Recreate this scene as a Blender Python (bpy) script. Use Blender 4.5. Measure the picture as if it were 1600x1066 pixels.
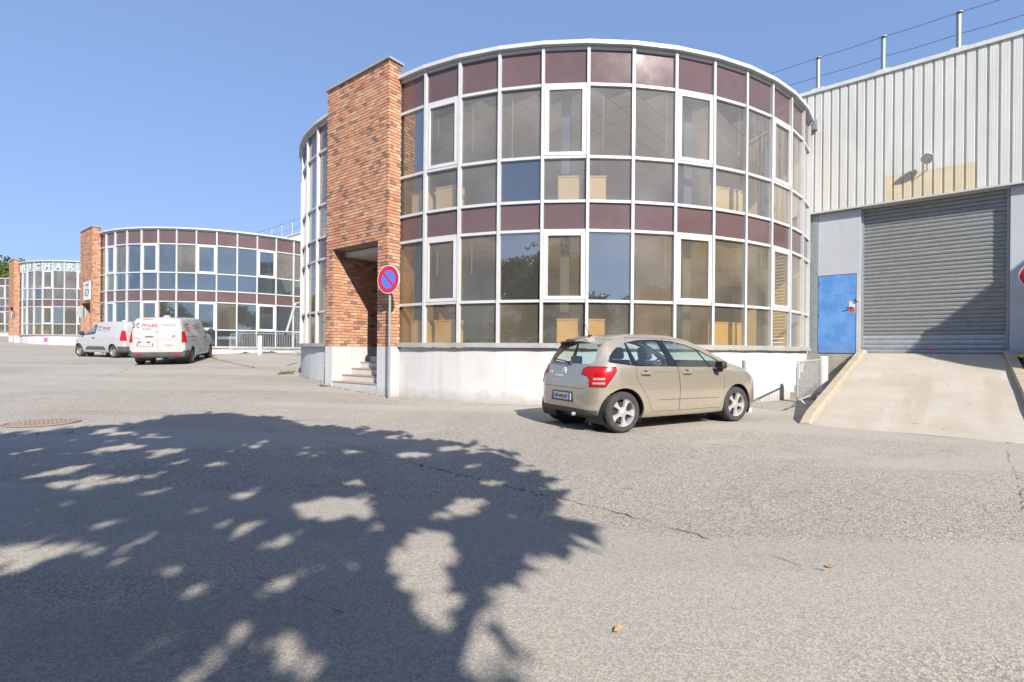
import bpy, bmesh, math, random
import numpy as np
from mathutils import Vector, Matrix, noise
from mathutils.bvhtree import BVHTree
random.seed(7); np.random.seed(7)
for o in list(bpy.data.objects): bpy.data.objects.remove(o)
S = bpy.context.scene; C = S.collection
R = math.radians
# ------------------------------------------------------------------ camera, sky, sun, exposure
EYE = 1.21
cd = bpy.data.cameras.new('camera'); cam = bpy.data.objects.new('camera', cd); C.objects.link(cam)
cam.location = (0, 0, EYE)
cam.rotation_euler = (Matrix.Rotation(R(90), 3, 'X') @ Matrix.Rotation(0.0090, 3, 'Z')).to_euler()
cd.sensor_width = 36; cd.lens = 785/1600*36
cd.shift_x = -47.3/1600; cd.shift_y = 15.4/1600
cd.clip_start = .05; cd.clip_end = 6000
S.camera = cam
SUNV = Vector((.60, -1.29, 1.0)).normalized()
w = bpy.data.worlds.new('World'); S.world = w; w.use_nodes = True
nt = w.node_tree; bg = nt.nodes['Background']
sk = nt.nodes.new('ShaderNodeTexSky'); sk.sky_type = 'NISHITA'; sk.sun_disc = False
sk.sun_elevation = math.asin(SUNV.z); sk.sun_rotation = math.atan2(SUNV.x, SUNV.y)
sk.air_density = 1.0; sk.dust_density = 0.3; sk.ozone_density = 3.5; sk.altitude = 100
# even, hazeless summer sky: compress the range between zenith and horizon
gm = nt.nodes.new('ShaderNodeGamma'); gm.inputs[1].default_value = .4
smx = nt.nodes.new('ShaderNodeMix'); smx.data_type = 'RGBA'; smx.blend_type = 'MULTIPLY'; smx.inputs[0].default_value = 1; smx.inputs[7].default_value = (1.40, 1.78, 2.58, 1)
nt.links.new(sk.outputs[0], gm.inputs[0]); nt.links.new(gm.outputs[0], smx.inputs[6])
nt.links.new(smx.outputs[2], bg.inputs[0]); bg.inputs[1].default_value = 0.107
sd = bpy.data.lights.new('sun', 'SUN'); sun = bpy.data.objects.new('sun', sd); C.objects.link(sun)
sd.energy = 5.0; sd.angle = R(.5); sd.color = (1, .935, .84)
sun.rotation_euler = SUNV.to_track_quat('Z', 'Y').to_euler(); sun.location = (10, -20, 20)
S.view_settings.view_transform = 'Standard'; S.view_settings.look = 'None'
S.view_settings.exposure = 0.74; S.view_settings.gamma = 1; S.view_settings.use_curve_mapping = False
S.render.engine = 'CYCLES'
try: S.cycles.transparent_max_bounces = 24; S.cycles.max_bounces = 10
except Exception: pass

# ------------------------------------------------------------------ helpers
def tag(o, label=None, cat=None, group=None, kind=None):
    for k, v in (('label', label), ('category', cat), ('group', group), ('kind', kind)):
        if v: o[k] = v
    return o

class MB:
    def __init__(s): s.v = []; s.f = []; s.m = []
    def add(s, vs, fs, mi=0):
        n = len(s.v); s.v += [tuple(v) for v in vs]; s.f += [tuple(i+n for i in f) for f in fs]; s.m += [mi]*len(fs)
        return s
    def box(s, c, d, rz=0, mi=0, M=None):
        hx, hy, hz = d[0]/2, d[1]/2, d[2]/2
        vs = [Vector((x, y, z)) for x in (-hx, hx) for y in (-hy, hy) for z in (-hz, hz)]
        if M is not None: vs = [M @ v for v in vs]
        if rz: r = Matrix.Rotation(rz, 3, 'Z'); vs = [r @ v for v in vs]
        c = Vector(c)
        return s.add([v+c for v in vs], [(0, 1, 3, 2), (4, 6, 7, 5), (0, 4, 5, 1), (2, 3, 7, 6), (0, 2, 6, 4), (1, 5, 7, 3)], mi)
    def b2(s, a, b, mi=0):
        a = Vector(a); b = Vector(b); return s.box((a+b)/2, b-a, mi=mi)
    def tube(s, pts, r, n=8, mi=0, caps=True, r2=None):
        pts = [Vector(p) for p in pts]; rings = []; up = Vector((0, 0, 1))
        for i, p in enumerate(pts):
            t = (pts[min(i+1, len(pts)-1)]-pts[max(i-1, 0)]).normalized()
            a = t.cross(up)
            if a.length < .05: a = t.cross(Vector((1, 0, 0)))
            a.normalize(); b = t.cross(a)
            rr = r if r2 is None else r+(r2-r)*i/(len(pts)-1)
            rings.append([p+a*math.cos(2*math.pi*k/n)*rr+b*math.sin(2*math.pi*k/n)*rr for k in range(n)])
        vs = [v for q in rings for v in q]; fs = []
        for i in range(len(pts)-1):
            for k in range(n):
                k2 = (k+1) % n; fs.append((i*n+k, (i+1)*n+k, (i+1)*n+k2, i*n+k2))
        if caps: fs += [tuple(range(n)), tuple(reversed(range((len(pts)-1)*n, len(pts)*n)))]
        return s.add(vs, fs, mi)
    def lathe(s, prof, M=None, n=32, mi=0):
        # prof: (radius, height) revolved about local z
        M = M or Matrix.Identity(4); vs = []; fs = []
        for r, h in prof:
            for k in range(n):
                a = 2*math.pi*k/n; vs.append(M @ Vector((r*math.cos(a), r*math.sin(a), h)))
        for i in range(len(prof)-1):
            for k in range(n):
                k2 = (k+1) % n; fs.append((i*n+k, i*n+k2, (i+1)*n+k2, (i+1)*n+k))
        return s.add(vs, fs, mi)
    def prism(s, poly, z0, z1, mi=0):
        n = len(poly)
        vs = [(p[0], p[1], z0) for p in poly]+[(p[0], p[1], z1) for p in poly]
        fs = [tuple(reversed(range(n))), tuple(range(n, 2*n))]+[(i, (i+1) % n, n+(i+1) % n, n+i) for i in range(n)]
        return s.add(vs, fs, mi)
    def mesh(s, name, mats, org=(0, 0, 0), smooth=False, fix=True):
        me = bpy.data.meshes.new(name); o = Vector(org)
        me.from_pydata([tuple(Vector(v)-o) for v in s.v], [], s.f)
        for m in (mats if isinstance(mats, (list, tuple)) else [mats]): me.materials.append(m)
        if any(s.m): me.polygons.foreach_set('material_index', s.m)
        if fix:
            b = bmesh.new(); b.from_mesh(me); bmesh.ops.recalc_face_normals(b, faces=b.faces); b.to_mesh(me); b.free()
        if smooth:
            me.polygons.foreach_set('use_smooth', [True]*len(me.polygons))
            if smooth is not True: sharp(me, smooth)
        me.update(); return me

def sharp(me, ang):
    try: me.set_sharp_from_angle(angle=R(ang))
    except Exception: pass

def ob(name, me, parent=None, loc=(0, 0, 0), rz=0):
    o = bpy.data.objects.new(name, me); C.objects.link(o); o.location = loc
    if rz: o.rotation_euler = (0, 0, rz)
    if parent is not None: o.parent = parent
    return o

def empty(name, loc, rz=0, label=None, cat=None, group=None, kind=None):
    o = bpy.data.objects.new(name, None); C.objects.link(o); o.location = loc; o.rotation_euler = (0, 0, rz)
    o.empty_display_size = .2
    return tag(o, label, cat, group, kind)

def part(name, mb, mats, root, smooth=False, fix=True, mesh=None):
    """mb is in the world (or root-local when root is at identity) frame; stored relative to root"""
    return ob(name, mb.mesh(name, mats, root['org'] if 'org' in root else (0, 0, 0), smooth, fix), root)

def copy_tree(o, parent=None, skip=()):
    c = o.copy(); C.objects.link(c); c.parent = parent
    for ch in o.children:
        if ch.name.split('.')[0] not in skip: copy_tree(ch, c, skip)
    return c

# ------------------------------------------------------------------ materials
def mat(name, col, rough=.6, metal=0, spec=.5, var=0, vs=3.0, bump=0, bs=40, coat=0, stretch=None, var2=None):
    m = bpy.data.materials.new(name); m.use_nodes = True; t = m.node_tree; b = t.nodes['Principled BSDF']
    b.inputs['Base Color'].default_value = (*col, 1); b.inputs['Roughness'].default_value = rough
    b.inputs['Metallic'].default_value = metal; b.inputs['Specular IOR Level'].default_value = spec
    if coat: b.inputs['Coat Weight'].default_value = coat; b.inputs['Coat Roughness'].default_value = .04
    if var or bump:
        tc = t.nodes.new('ShaderNodeTexCoord'); mp = t.nodes.new('ShaderNodeMapping')
        g = t.nodes.new('ShaderNodeNewGeometry'); t.links.new(g.outputs['Position'], mp.inputs[0])
        if stretch: mp.inputs['Scale'].default_value = stretch
    if var:
        n = t.nodes.new('ShaderNodeTexNoise'); n.inputs['Scale'].default_value = vs; n.inputs['Detail'].default_value = 6
        n.inputs['Roughness'].default_value = .65
        t.links.new(mp.outputs[0], n.inputs['Vector'])
        mx = t.nodes.new('ShaderNodeMix'); mx.data_type = 'RGBA'
        mr = t.nodes.new('ShaderNodeMapRange'); mr.inputs[1].default_value = .35; mr.inputs[2].default_value = .7
        t.links.new(n.outputs[0], mr.inputs[0]); t.links.new(mr.outputs[0], mx.inputs[0])
        mx.inputs[6].default_value = (*col, 1)
        mx.inputs[7].default_value = (*(var2 or tuple(c*(1-var) for c in col)), 1)
        t.links.new(mx.outputs[2], b.inputs['Base Color'])
        mr2 = t.nodes.new('ShaderNodeMapRange'); mr2.inputs[3].default_value = max(.02, rough-.08); mr2.inputs[4].default_value = min(1, rough+.12)
        t.links.new(n.outputs[0], mr2.inputs[0]); t.links.new(mr2.outputs[0], b.inputs['Roughness'])
    if bump:
        n2 = t.nodes.new('ShaderNodeTexNoise'); n2.inputs['Scale'].default_value = bs; n2.inputs['Detail'].default_value = 4
        t.links.new(mp.outputs[0], n2.inputs['Vector'])
        bp = t.nodes.new('ShaderNodeBump'); bp.inputs['Strength'].default_value = bump; bp.inputs['Distance'].default_value = .01
        t.links.new(n2.outputs[0], bp.inputs['Height']); t.links.new(bp.outputs[0], b.inputs['Normal'])
    return m

def glass_mat(name, tint, refl=1.0, ior=1.5, wav=.25, tintg=(1, 1, 1), rough=.01, dirt=.06):
    """thin tinted pane: transparent body, mirror by Fresnel, a film of dust that is also a painted haze brightening the pane"""
    m = bpy.data.materials.new(name); m.use_nodes = True; t = m.node_tree
    for n in list(t.nodes): t.nodes.remove(n)
    L = t.links.new
    out = t.nodes.new('ShaderNodeOutputMaterial'); tr = t.nodes.new('ShaderNodeBsdfTransparent'); tr.inputs[0].default_value = (*tint, 1)
    gl = t.nodes.new('ShaderNodeBsdfGlossy'); gl.inputs['Roughness'].default_value = rough; gl.inputs[0].default_value = (*tintg, 1)
    g = t.nodes.new('ShaderNodeNewGeometry')
    def mth(op, a, b_=None):
        n_ = t.nodes.new('ShaderNodeMath'); n_.operation = op
        for k_, q_ in enumerate((a, b_)):
            if q_ is None: continue
            if isinstance(q_, (int, float)): n_.inputs[k_].default_value = q_
            else: L(q_, n_.inputs[k_])
        return n_
    dt = t.nodes.new('ShaderNodeVectorMath'); dt.operation = 'DOT_PRODUCT'; L(g.outputs['Normal'], dt.inputs[0]); L(g.outputs['Incoming'], dt.inputs[1])
    om = mth('SUBTRACT', 1.0, mth('ABSOLUTE', dt.outputs['Value']).outputs[0]); pw = mth('POWER', om.outputs[0], 4.0)
    mu = mth('MULTIPLY_ADD', pw.outputs[0], 1-refl); mu.inputs[2].default_value = refl; mu.use_clamp = True
    mix = t.nodes.new('ShaderNodeMixShader'); L(mu.outputs[0], mix.inputs[0])
    L(tr.outputs[0], mix.inputs[1]); L(gl.outputs[0], mix.inputs[2])
    nz = t.nodes.new('ShaderNodeTexNoise'); nz.inputs['Scale'].default_value = .9; nz.inputs['Detail'].default_value = 1
    L(g.outputs['Position'], nz.inputs['Vector'])
    bp = t.nodes.new('ShaderNodeBump'); bp.inputs['Strength'].default_value = wav; bp.inputs['Distance'].default_value = .01
    L(nz.outputs[0], bp.inputs['Height']); L(bp.outputs[0], gl.inputs['Normal'])
    df = t.nodes.new('ShaderNodeBsdfDiffuse'); df.inputs[0].default_value = (.49, .485, .47, 1)  # pale film: dust, and haze painted in to brighten the panes
    n3 = t.nodes.new('ShaderNodeTexNoise'); n3.inputs['Scale'].default_value = 1.7; n3.inputs['Detail'].default_value = 3
    mp = t.nodes.new('ShaderNodeMapping'); mp.inputs['Scale'].default_value = (.55, .55, .45); L(g.outputs['Position'], mp.inputs[0]); L(mp.outputs[0], n3.inputs['Vector'])
    mr = t.nodes.new('ShaderNodeMapRange'); mr.inputs[1].default_value = .4; mr.inputs[2].default_value = .8; mr.inputs[3].default_value = dirt*.75; mr.inputs[4].default_value = dirt*1.5
    L(n3.outputs[0], mr.inputs[0])
    m2 = t.nodes.new('ShaderNodeMixShader'); L(mr.outputs[0], m2.inputs[0]); L(mix.outputs[0], m2.inputs[1]); L(df.outputs[0], m2.inputs[2])
    L(m2.outputs[0], out.inputs[0])
    return m

M = {}
M['frame'] = mat('white_aluminium', (.50, .51, .52), .35, 0, .5, .12, 2.5)
M['sill'] = mat('sill_metal', (.42, .42, .40), .45, .2, .5, .25, 2.0)
M['glass'] = glass_mat('bronze_glass', (.90, .86, .80), .055, wav=.18, dirt=.125)
M['glass_warm'] = glass_mat('warm_bronze_glass', (.90, .81, .62), .055, wav=.18, dirt=.10)
M['glass_mid'] = glass_mat('blue_grey_glass', (.62, .70, .72), .20, wav=.15, tintg=(.88, .96, 1), dirt=.06)
M['glass_clear'] = glass_mat('clear_glass', (.70, .70, .66), .30, wav=.12, tintg=(1, .99, .95))
M['glass_blue'] = glass_mat('blue_glass', (.58, .74, .90), .14, wav=.12)
M['spandrel'] = mat('burgundy_spandrel', (.105, .066, .063), .13, 0, .6, .2, .8, .01, 1.2, var2=(.13, .084, .087))
M['spandrel_grey'] = mat('grey_spandrel', (.25, .33, .36), .3, 0, .6, .1, 2)
M['white_wall'] = mat('white_render', (.515, .52, .53), .85, 0, .3, .16, 1.6, .25, 60, stretch=(1, 1, .45), var2=(.46, .46, .455))
M['concrete'] = mat('concrete', (.43, .395, .345), .9, 0, .3, .28, .9, .3, 50, var2=(.365, .32, .26))
M['kerb'] = mat('kerb_concrete', (.44, .37, .28), .92, 0, .3, .3, 4, .4, 60)
M['steps'] = mat('step_concrete', (.36, .34, .29), .9, 0, .3, .3, 3, .3, 50)
M['cladding'] = mat('pale_cladding', (.62, .62, .58), .5, 0, .4, .12, 2.2, stretch=(1, 1, .3))
M['cladding_beige'] = mat('beige_cladding', (.62, .54, .38), .55, 0, .4, .12, 3)
M['panel'] = mat('grey_sandwich_panel', (.46, .485, .52), .5, 0, .4, .08, 3)
M['galv'] = mat('galvanised_steel', (.36, .40, .40), .5, .5, .5, .35, 9, var2=(.26, .31, .31))
M['slat'] = mat('shutter_slat', (.27, .28, .275), .5, .35, .5, .3, 5, stretch=(1, 1, 3), var2=(.20, .21, .21))
M['slat_low'] = mat('shutter_bottom_bar', (.40, .44, .47), .4, .4, .5, .25, 6)
M['blue'] = mat('blue_door_paint', (.07, .215, .54), .5, 0, .5, .45, 2.6, .1, 30, var2=(.15, .33, .66))
M['dark'] = mat('dark', (.02, .02, .022), .7)
M['black'] = mat('black_plastic', (.025, .026, .028), .55)
M['rubber'] = mat('rubber', (.055, .055, .055), .85, 0, .3, .3, 12)
M['mortar'] = mat('mortar', (.27, .205, .16), .95, 0, .2, .2, 10, .3, 80)
M['white'] = mat('white_paint', (.52, .525, .53), .6, 0, .4, .1, 5)
M['ceil'] = mat('ceiling_tile', (.74, .73, .71), .9, 0, .2, .06, 1.5)
M['grid'] = mat('ceiling_grid', (.14, .15, .18), .6)
M['iwall'] = mat('interior_wall', (.66, .65, .63), .9, 0, .2, .08, 1)
M['icol'] = mat('blue_grey_column', (.08, .14, .28), .6)
M['ifloor'] = mat('interior_floor', (.50, .46, .42), .8)
M['cabinet'] = mat('beige_cabinet', (.62, .55, .41), .7, 0, .3, .08, 4)
M['leaf'] = None
brick_cols = [(.56, .28, .165), (.55, .33, .20), (.50, .23, .14), (.60, .38, .24), (.235, .165, .14), (.35, .185, .125), (.53, .265, .18), (.28, .165, .12)]
MBR = [mat('brick_%d' % i, c, .88, 0, .3, .3, 18, .35, 90) for i, c in enumerate(brick_cols)]
BW = [5, 4, 4, 3, .9, 1.4, 4, 1.1]

def weather(m, z0, z1, col, streak=True, amt=.6):
    """splash dirt along the foot of a wall and faint run-off streaks"""
    t = m.node_tree; b = t.nodes['Principled BSDF']; L = t.links.new; src = b.inputs['Base Color'].links[0].from_socket
    g = t.nodes.new('ShaderNodeNewGeometry'); sx = t.nodes.new('ShaderNodeSeparateXYZ'); L(g.outputs['Position'], sx.inputs[0])
    n = t.nodes.new('ShaderNodeTexNoise'); n.inputs['Scale'].default_value = 3.5; n.inputs['Detail'].default_value = 7; n.inputs['Roughness'].default_value = .7; L(g.outputs['Position'], n.inputs['Vector'])
    a = t.nodes.new('ShaderNodeMath'); a.operation = 'MULTIPLY_ADD'; L(n.outputs[0], a.inputs[0]); a.inputs[1].default_value = -.55; L(sx.outputs[2], a.inputs[2])
    r_ = t.nodes.new('ShaderNodeMapRange'); r_.inputs[1].default_value = z0-.27; r_.inputs[2].default_value = z1-.27; r_.inputs[3].default_value = amt; r_.inputs[4].default_value = 0; L(a.outputs[0], r_.inputs[0])
    x = t.nodes.new('ShaderNodeMix'); x.data_type = 'RGBA'; L(r_.outputs[0], x.inputs[0]); L(src, x.inputs[6]); x.inputs[7].default_value = (*col, 1); out = x.outputs[2]
    if streak:
        mp = t.nodes.new('ShaderNodeMapping'); mp.inputs['Scale'].default_value = (9, 9, .35); L(g.outputs['Position'], mp.inputs[0])
        n2 = t.nodes.new('ShaderNodeTexNoise'); n2.inputs['Scale'].default_value = 1; n2.inputs['Detail'].default_value = 3; L(mp.outputs[0], n2.inputs['Vector'])
        r2 = t.nodes.new('ShaderNodeMapRange'); r2.inputs[1].default_value = .56; r2.inputs[2].default_value = .74; r2.inputs[4].default_value = .35; L(n2.outputs[0], r2.inputs[0])
        y = t.nodes.new('ShaderNodeMix'); y.data_type = 'RGBA'; L(r2.outputs[0], y.inputs[0]); L(out, y.inputs[6]); y.inputs[7].default_value = (*[c*1.25 for c in col], 1); out = y.outputs[2]
    L(out, b.inputs['Base Color'])
weather(M['white_wall'], .02, .30, (.27, .25, .215)); weather(M['cladding'], -3, -2, (.30, .29, .25)); weather(M['slat'], .9, 1.9, (.16, .16, .15), True, .3)
weather(M['slat_low'], .9, 1.7, (.20, .20, .19), True, .4); weather(M['blue'], 1.1, 1.7, (.13, .20, .34), True, .5)

# ------------------------------------------------------------------ terrain
TP = [(0, 2, 0), (3.5, 8.9, 0), (1.2, 7.4, 0), (4.2, 8.4, 0), (6.4, 6.7, 0), (1.1, 11.1, 0), (6.1, 12.9, 0), (-3.8, 12.3, .035), (-5.96, 13.9, .21), (-8.4, 17.3, .34),
      (-14.5, 20.8, .545), (-15.5, 23.6, .75), (-16.2, 20.2, .53), (-14, 25.3, .95), (-10.6, 18.5, .50), (-16.1, 28.2, .94), (-13.5, 29, .98), (-21.1, 25, .67), (-23.8, 26.06, .715), (-41, 45, 1.3), (-47, 47, 1.5),
      (-60, 66, 2.4), (-9, 8, .08), (-12, 12, .22), (-4, 5, 0), (3, 4, 0), (30, -20, 0), (-30, -20, .1), (0, -30, 0), (60, 0, 0), (-100, 0, 1.2), (-110, 120, 4), (0, 60, 1), (60, 60, .5), (-40, 20, .9), (-5, -5, 0)]
_P = np.array(TP, float); _n = len(_P)
def _phi(r): return np.where(r > 0, r*r*np.log(np.maximum(r, 1e-9)), 0)
_K = _phi(np.hypot(_P[:, None, 0]-_P[None, :, 0], _P[:, None, 1]-_P[None, :, 1]))+np.eye(_n)*2.0
_Q = np.c_[np.ones(_n), _P[:, :2]]
_W = np.linalg.solve(np.block([[_K, _Q], [_Q.T, np.zeros((3, 3))]]), np.r_[_P[:, 2], 0, 0, 0])
def gz(x, y):
    x = np.clip(np.asarray(x, float), -110, 60); y = np.clip(np.asarray(y, float), -40, 120)
    d = _phi(np.hypot(x[..., None]-_P[:, 0], y[..., None]-_P[:, 1]))
    return np.maximum(d @ _W[:_n]+_W[_n]+_W[_n+1]*x+_W[_n+2]*y, -.02)
def gh(x, y): return float(gz(np.array(x), np.array(y)))

def asphalt():
    m = bpy.data.materials.new('asphalt'); m.use_nodes = True; t = m.node_tree; b = t.nodes['Principled BSDF']; L = t.links.new
    g = t.nodes.new('ShaderNodeNewGeometry')
    def noi(sc, det, ro=.6, vec=None, dist=0):
        n = t.nodes.new('ShaderNodeTexNoise'); n.inputs['Scale'].default_value = sc; n.inputs['Detail'].default_value = det
        n.inputs['Roughness'].default_value = ro; n.inputs['Distortion'].default_value = dist
        L(vec or g.outputs['Position'], n.inputs['Vector']); return n.outputs[0]
    def rng(a, lo, hi, o0=0., o1=1.):
        r = t.nodes.new('ShaderNodeMapRange'); r.inputs[1].default_value = lo; r.inputs[2].default_value = hi
        r.inputs[3].default_value = o0; r.inputs[4].default_value = o1; L(a, r.inputs[0]); return r.outputs[0]
    def mix(f, a, bb, bt='MIX'):
        x = t.nodes.new('ShaderNodeMix'); x.data_type = 'RGBA'; x.blend_type = bt
        if isinstance(f, float): x.inputs[0].default_value = f
        else: L(f, x.inputs[0])
        for i, c in ((6, a), (7, bb)):
            if isinstance(c, tuple): x.inputs[i].default_value = (*c, 1)
            else: L(c, x.inputs[i])
        return x.outputs[2]
    base = mix(rng(noi(.22, 5, .6, dist=.6), .4, .62), (.325, .296, .258), (.282, .258, .225))
    # aggregate: light chips in a darker binder, two chip sizes
    v = t.nodes.new('ShaderNodeTexVoronoi'); v.inputs['Scale'].default_value = 130; L(g.outputs['Position'], v.inputs['Vector'])
    sep = t.nodes.new('ShaderNodeSeparateColor'); L(v.outputs['Color'], sep.inputs[0])
    chips = mix(rng(sep.outputs[0], .0, 1., .0, 1.), (.38, .375, .37), (1.62, 1.61, 1.58))
    c1 = mix(1.0, base, chips, 'MULTIPLY')
    v2 = t.nodes.new('ShaderNodeTexVoronoi'); v2.inputs['Scale'].default_value = 60; L(g.outputs['Position'], v2.inputs['Vector'])
    sp2 = t.nodes.new('ShaderNodeSeparateColor'); L(v2.outputs['Color'], sp2.inputs[0])
    c2 = mix(rng(sp2.outputs[1], .86, .9, 0, .55), c1, (.12, .115, .11))
    # dark spots and stains
    c3a = mix(rng(noi(1.1, 6, .7), .60, .72, 0, .5), c2, (.13, .12, .105))
    c3b = mix(rng(noi(3.2, 3, .6), .66, .72, 0, .45), c3a, (.10, .092, .085))
    c3 = mix(rng(noi(.35, 4, .6, dist=.8), .42, .62, .0, .22), c3b, (.36, .33, .29))
    c4 = mix(rng(noi(.5, 3, .5, dist=1.5), .60, .68, 0, .35), c3, (.40, .37, .32))
    # repaired strips: long pale bands running with the yard
    mp = t.nodes.new('ShaderNodeMapping'); mp.inputs['Rotation'].default_value = (0, 0, R(-14)); mp.inputs['Scale'].default_value = (.07, .42, 1); L(g.outputs['Position'], mp.inputs[0])
    c5 = mix(rng(noi(1.0, 1, .4, vec=mp.outputs[0]), .50, .53, 0, .5), c4, (.37, .345, .30))
    mp2 = t.nodes.new('ShaderNodeMapping'); mp2.inputs['Rotation'].default_value = (0, 0, R(31)); mp2.inputs['Scale'].default_value = (.11, .55, 1); mp2.inputs['Location'].default_value = (3, 7, 0); L(g.outputs['Position'], mp2.inputs[0])
    c5 = mix(rng(noi(1.0, 1, .4, vec=mp2.outputs[0]), .57, .585, 0, .14), c5, (.19, .175, .155))
    L(c5, b.inputs['Base Color']); b.inputs['Roughness'].default_value = .88; b.inputs['Specular IOR Level'].default_value = .35
    bp = t.nodes.new('ShaderNodeBump'); bp.inputs['Strength'].default_value = .25; bp.inputs['Distance'].default_value = .004
    L(v.outputs['Distance'], bp.inputs['Height']); L(bp.outputs[0], b.inputs['Normal'])
    return m
M['asphalt'] = asphalt()
def axis(a, b, step, far): 
    c = list(np.arange(a, b+.01, step)); return np.array([-far, -400, a-60, a-25]+c+[b+25, b+60, 400, far])
ax = axis(-70, 36, 1.0, 2500); ay = axis(-16, 90, 1.0, 2500)
gx, gy = np.meshgrid(ax, ay, indexing='ij'); gzv = gz(gx, gy)
nx, ny = gx.shape
me = bpy.data.meshes.new('ground')
idx = np.arange(nx*ny).reshape(nx, ny)
q = np.stack([idx[:-1, :-1], idx[1:, :-1], idx[1:, 1:], idx[:-1, 1:]], -1).reshape(-1, 4)
me.from_pydata(np.stack([gx, gy, gzv], -1).reshape(-1, 3).tolist(), [], q.tolist()); me.materials.append(M['asphalt'])
me.polygons.foreach_set('use_smooth', [True]*len(me.polygons))
tag(ob('ground', me), 'worn pale grey asphalt yard in front of the buildings', None, None, 'structure')

# ------------------------------------------------------------------ unit geometry (unit next to the camera, others are shifted by ROW)
ROW = Vector((-22.54, 17.07, 0))
D = .1259; RAD = 1/(2*math.sin(D/2))
CR = Vector((1.0929, 19.0605)); A0 = -.6447            # right drum
CL = Vector((-1.15, 20.78)); AL0 = -.6665              # left drum, runs the other way
NR = 13; NL = 13
VR = [CR+RAD*Vector((math.sin(A0+i*D), -math.cos(A0+i*D))) for i in range(NR+1)]
VL = [CL+RAD*Vector((math.sin(AL0-i*D), -math.cos(AL0-i*D))) for i in range(NL+1)]
WD = Vector((math.cos(.685), -math.sin(.685))); WN = Vector((-math.sin(.685), -math.cos(.685)))   # wall direction, outward normal
W0 = Vector((8.0, 14.8))
def wp(t, d=0, z=0): p = W0+WD*t+WN*d; return Vector((p.x, p.y, z))
PF = Vector((.804, -.595)); PN = Vector((-.595, -.804)); PB = Vector((-3.81, 12.30))  # pylon: face direction, outward normal, near corner
def pp(wd, d=0, z=0): p = PB-PF*wd+PN*d; return Vector((p.x, p.y, z))
PW = 2.75
ZR = [1.383, 2.32, 3.88, 4.53, 5.51, 7.11, 7.91]         # transom heights
ROWS = ['vision', 'tall', 'spandrel', 'small', 'tall', 'spandrel']
FOOT = [tuple(v) for v in reversed(VL)]+[tuple(v) for v in VR]
OW0, OW1, OZ = .39, 2.41, 3.91
def inset_poly(d, notch=False):
    a = []
    for v in reversed(VL): q_ = v-CL; a.append(CL+q_*(1-d/RAD))
    if notch: a += [pp(OW1+.02, -.62).xy, pp(OW1+.02, -2.62).xy, pp(OW0-.02, -2.62).xy, pp(OW0-.02, -.55).xy]
    for v in VR: q_ = v-CR; a.append(CR+q_*(1-d/RAD))
    e = W0+WD*(-.05)-WN*.4; f = W0+WD*(-21.5)-WN*.4
    return [tuple(v) for v in a]+[tuple(e), tuple(f)]
ORG = Vector((-1.0, 14.0, 0))
B = empty('office_building', ORG, 0, 'nearest round glazed office building with brick entrance pier beside the silver car', 'building', 'glazed drum office buildings in a row')
B['org'] = tuple(ORG)
def bl(p): return Vector((p[0], p[1], p[2] if len(p) > 2 else 0))-ORG

# shared meshes in panel frame: x along chord (centre 0), y = inward, z from 0
def m_pane(h, wd, th=.010): return MB().box((0, 0, h/2), (wd, th, h)).mesh('pane', [M['glass']])
GAP = .062
tr_m = MB().box((0, 0, 0), (.935, .075, .062)).mesh('transom', [M['frame']])
mu_m = MB(); mu_m.box((0, 0, (7.93-1.30)/2), (.066, .10, 7.93-1.30)); mu_m = mu_m.mesh('mullion', [M['frame']])
sil = MB(); sil.box((0, -.02, 0), (1.012, .16, .075)); sil.box((0, -.085, -.055), (1.035, .06, .030)); sil_m = sil.mesh('sill', [M['sill']])
co = MB(); co.box((0, -.03, 7.995), (1.018, .22, .085)); co_m = co.mesh('coping', [M['frame']])
rv_m = MB().box((0, .05, 7.925), (1.0, .05, .045)).mesh('soffit', [M['dark']])
pane_m = {}
def pane_mesh(h, wd, mk):
    k = (round(h, 3), round(wd, 3), mk)
    if k not in pane_m:
        me = MB().box((0, 0, h/2), (wd, .010, h)).mesh('pane', [M[mk]]); pane_m[k] = me
    return pane_m[k]
win_m = {}
def win_mesh(h):
    k = round(h, 3)
    if k not in win_m:
        W_ = .93; t_ = .078; b = MB()
        for s_ in (-1, 1): b.box((s_*(W_/2-t_/2), 0, h/2), (t_, .07, h))
        b.box((0, 0, t_/2), (W_-2*t_, .07, t_)); b.box((0, 0, h-t_/2), (W_-2*t_, .07, t_))
        # inner sash
        for s_ in (-1, 1): b.box((s_*(W_/2-t_-.012), -.022, h/2), (.02, .05, h-2*t_))
        win_m[k] = b.mesh('window_frame', [M['white']])
    return win_m[k]
rnd = random.Random(3)
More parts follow.
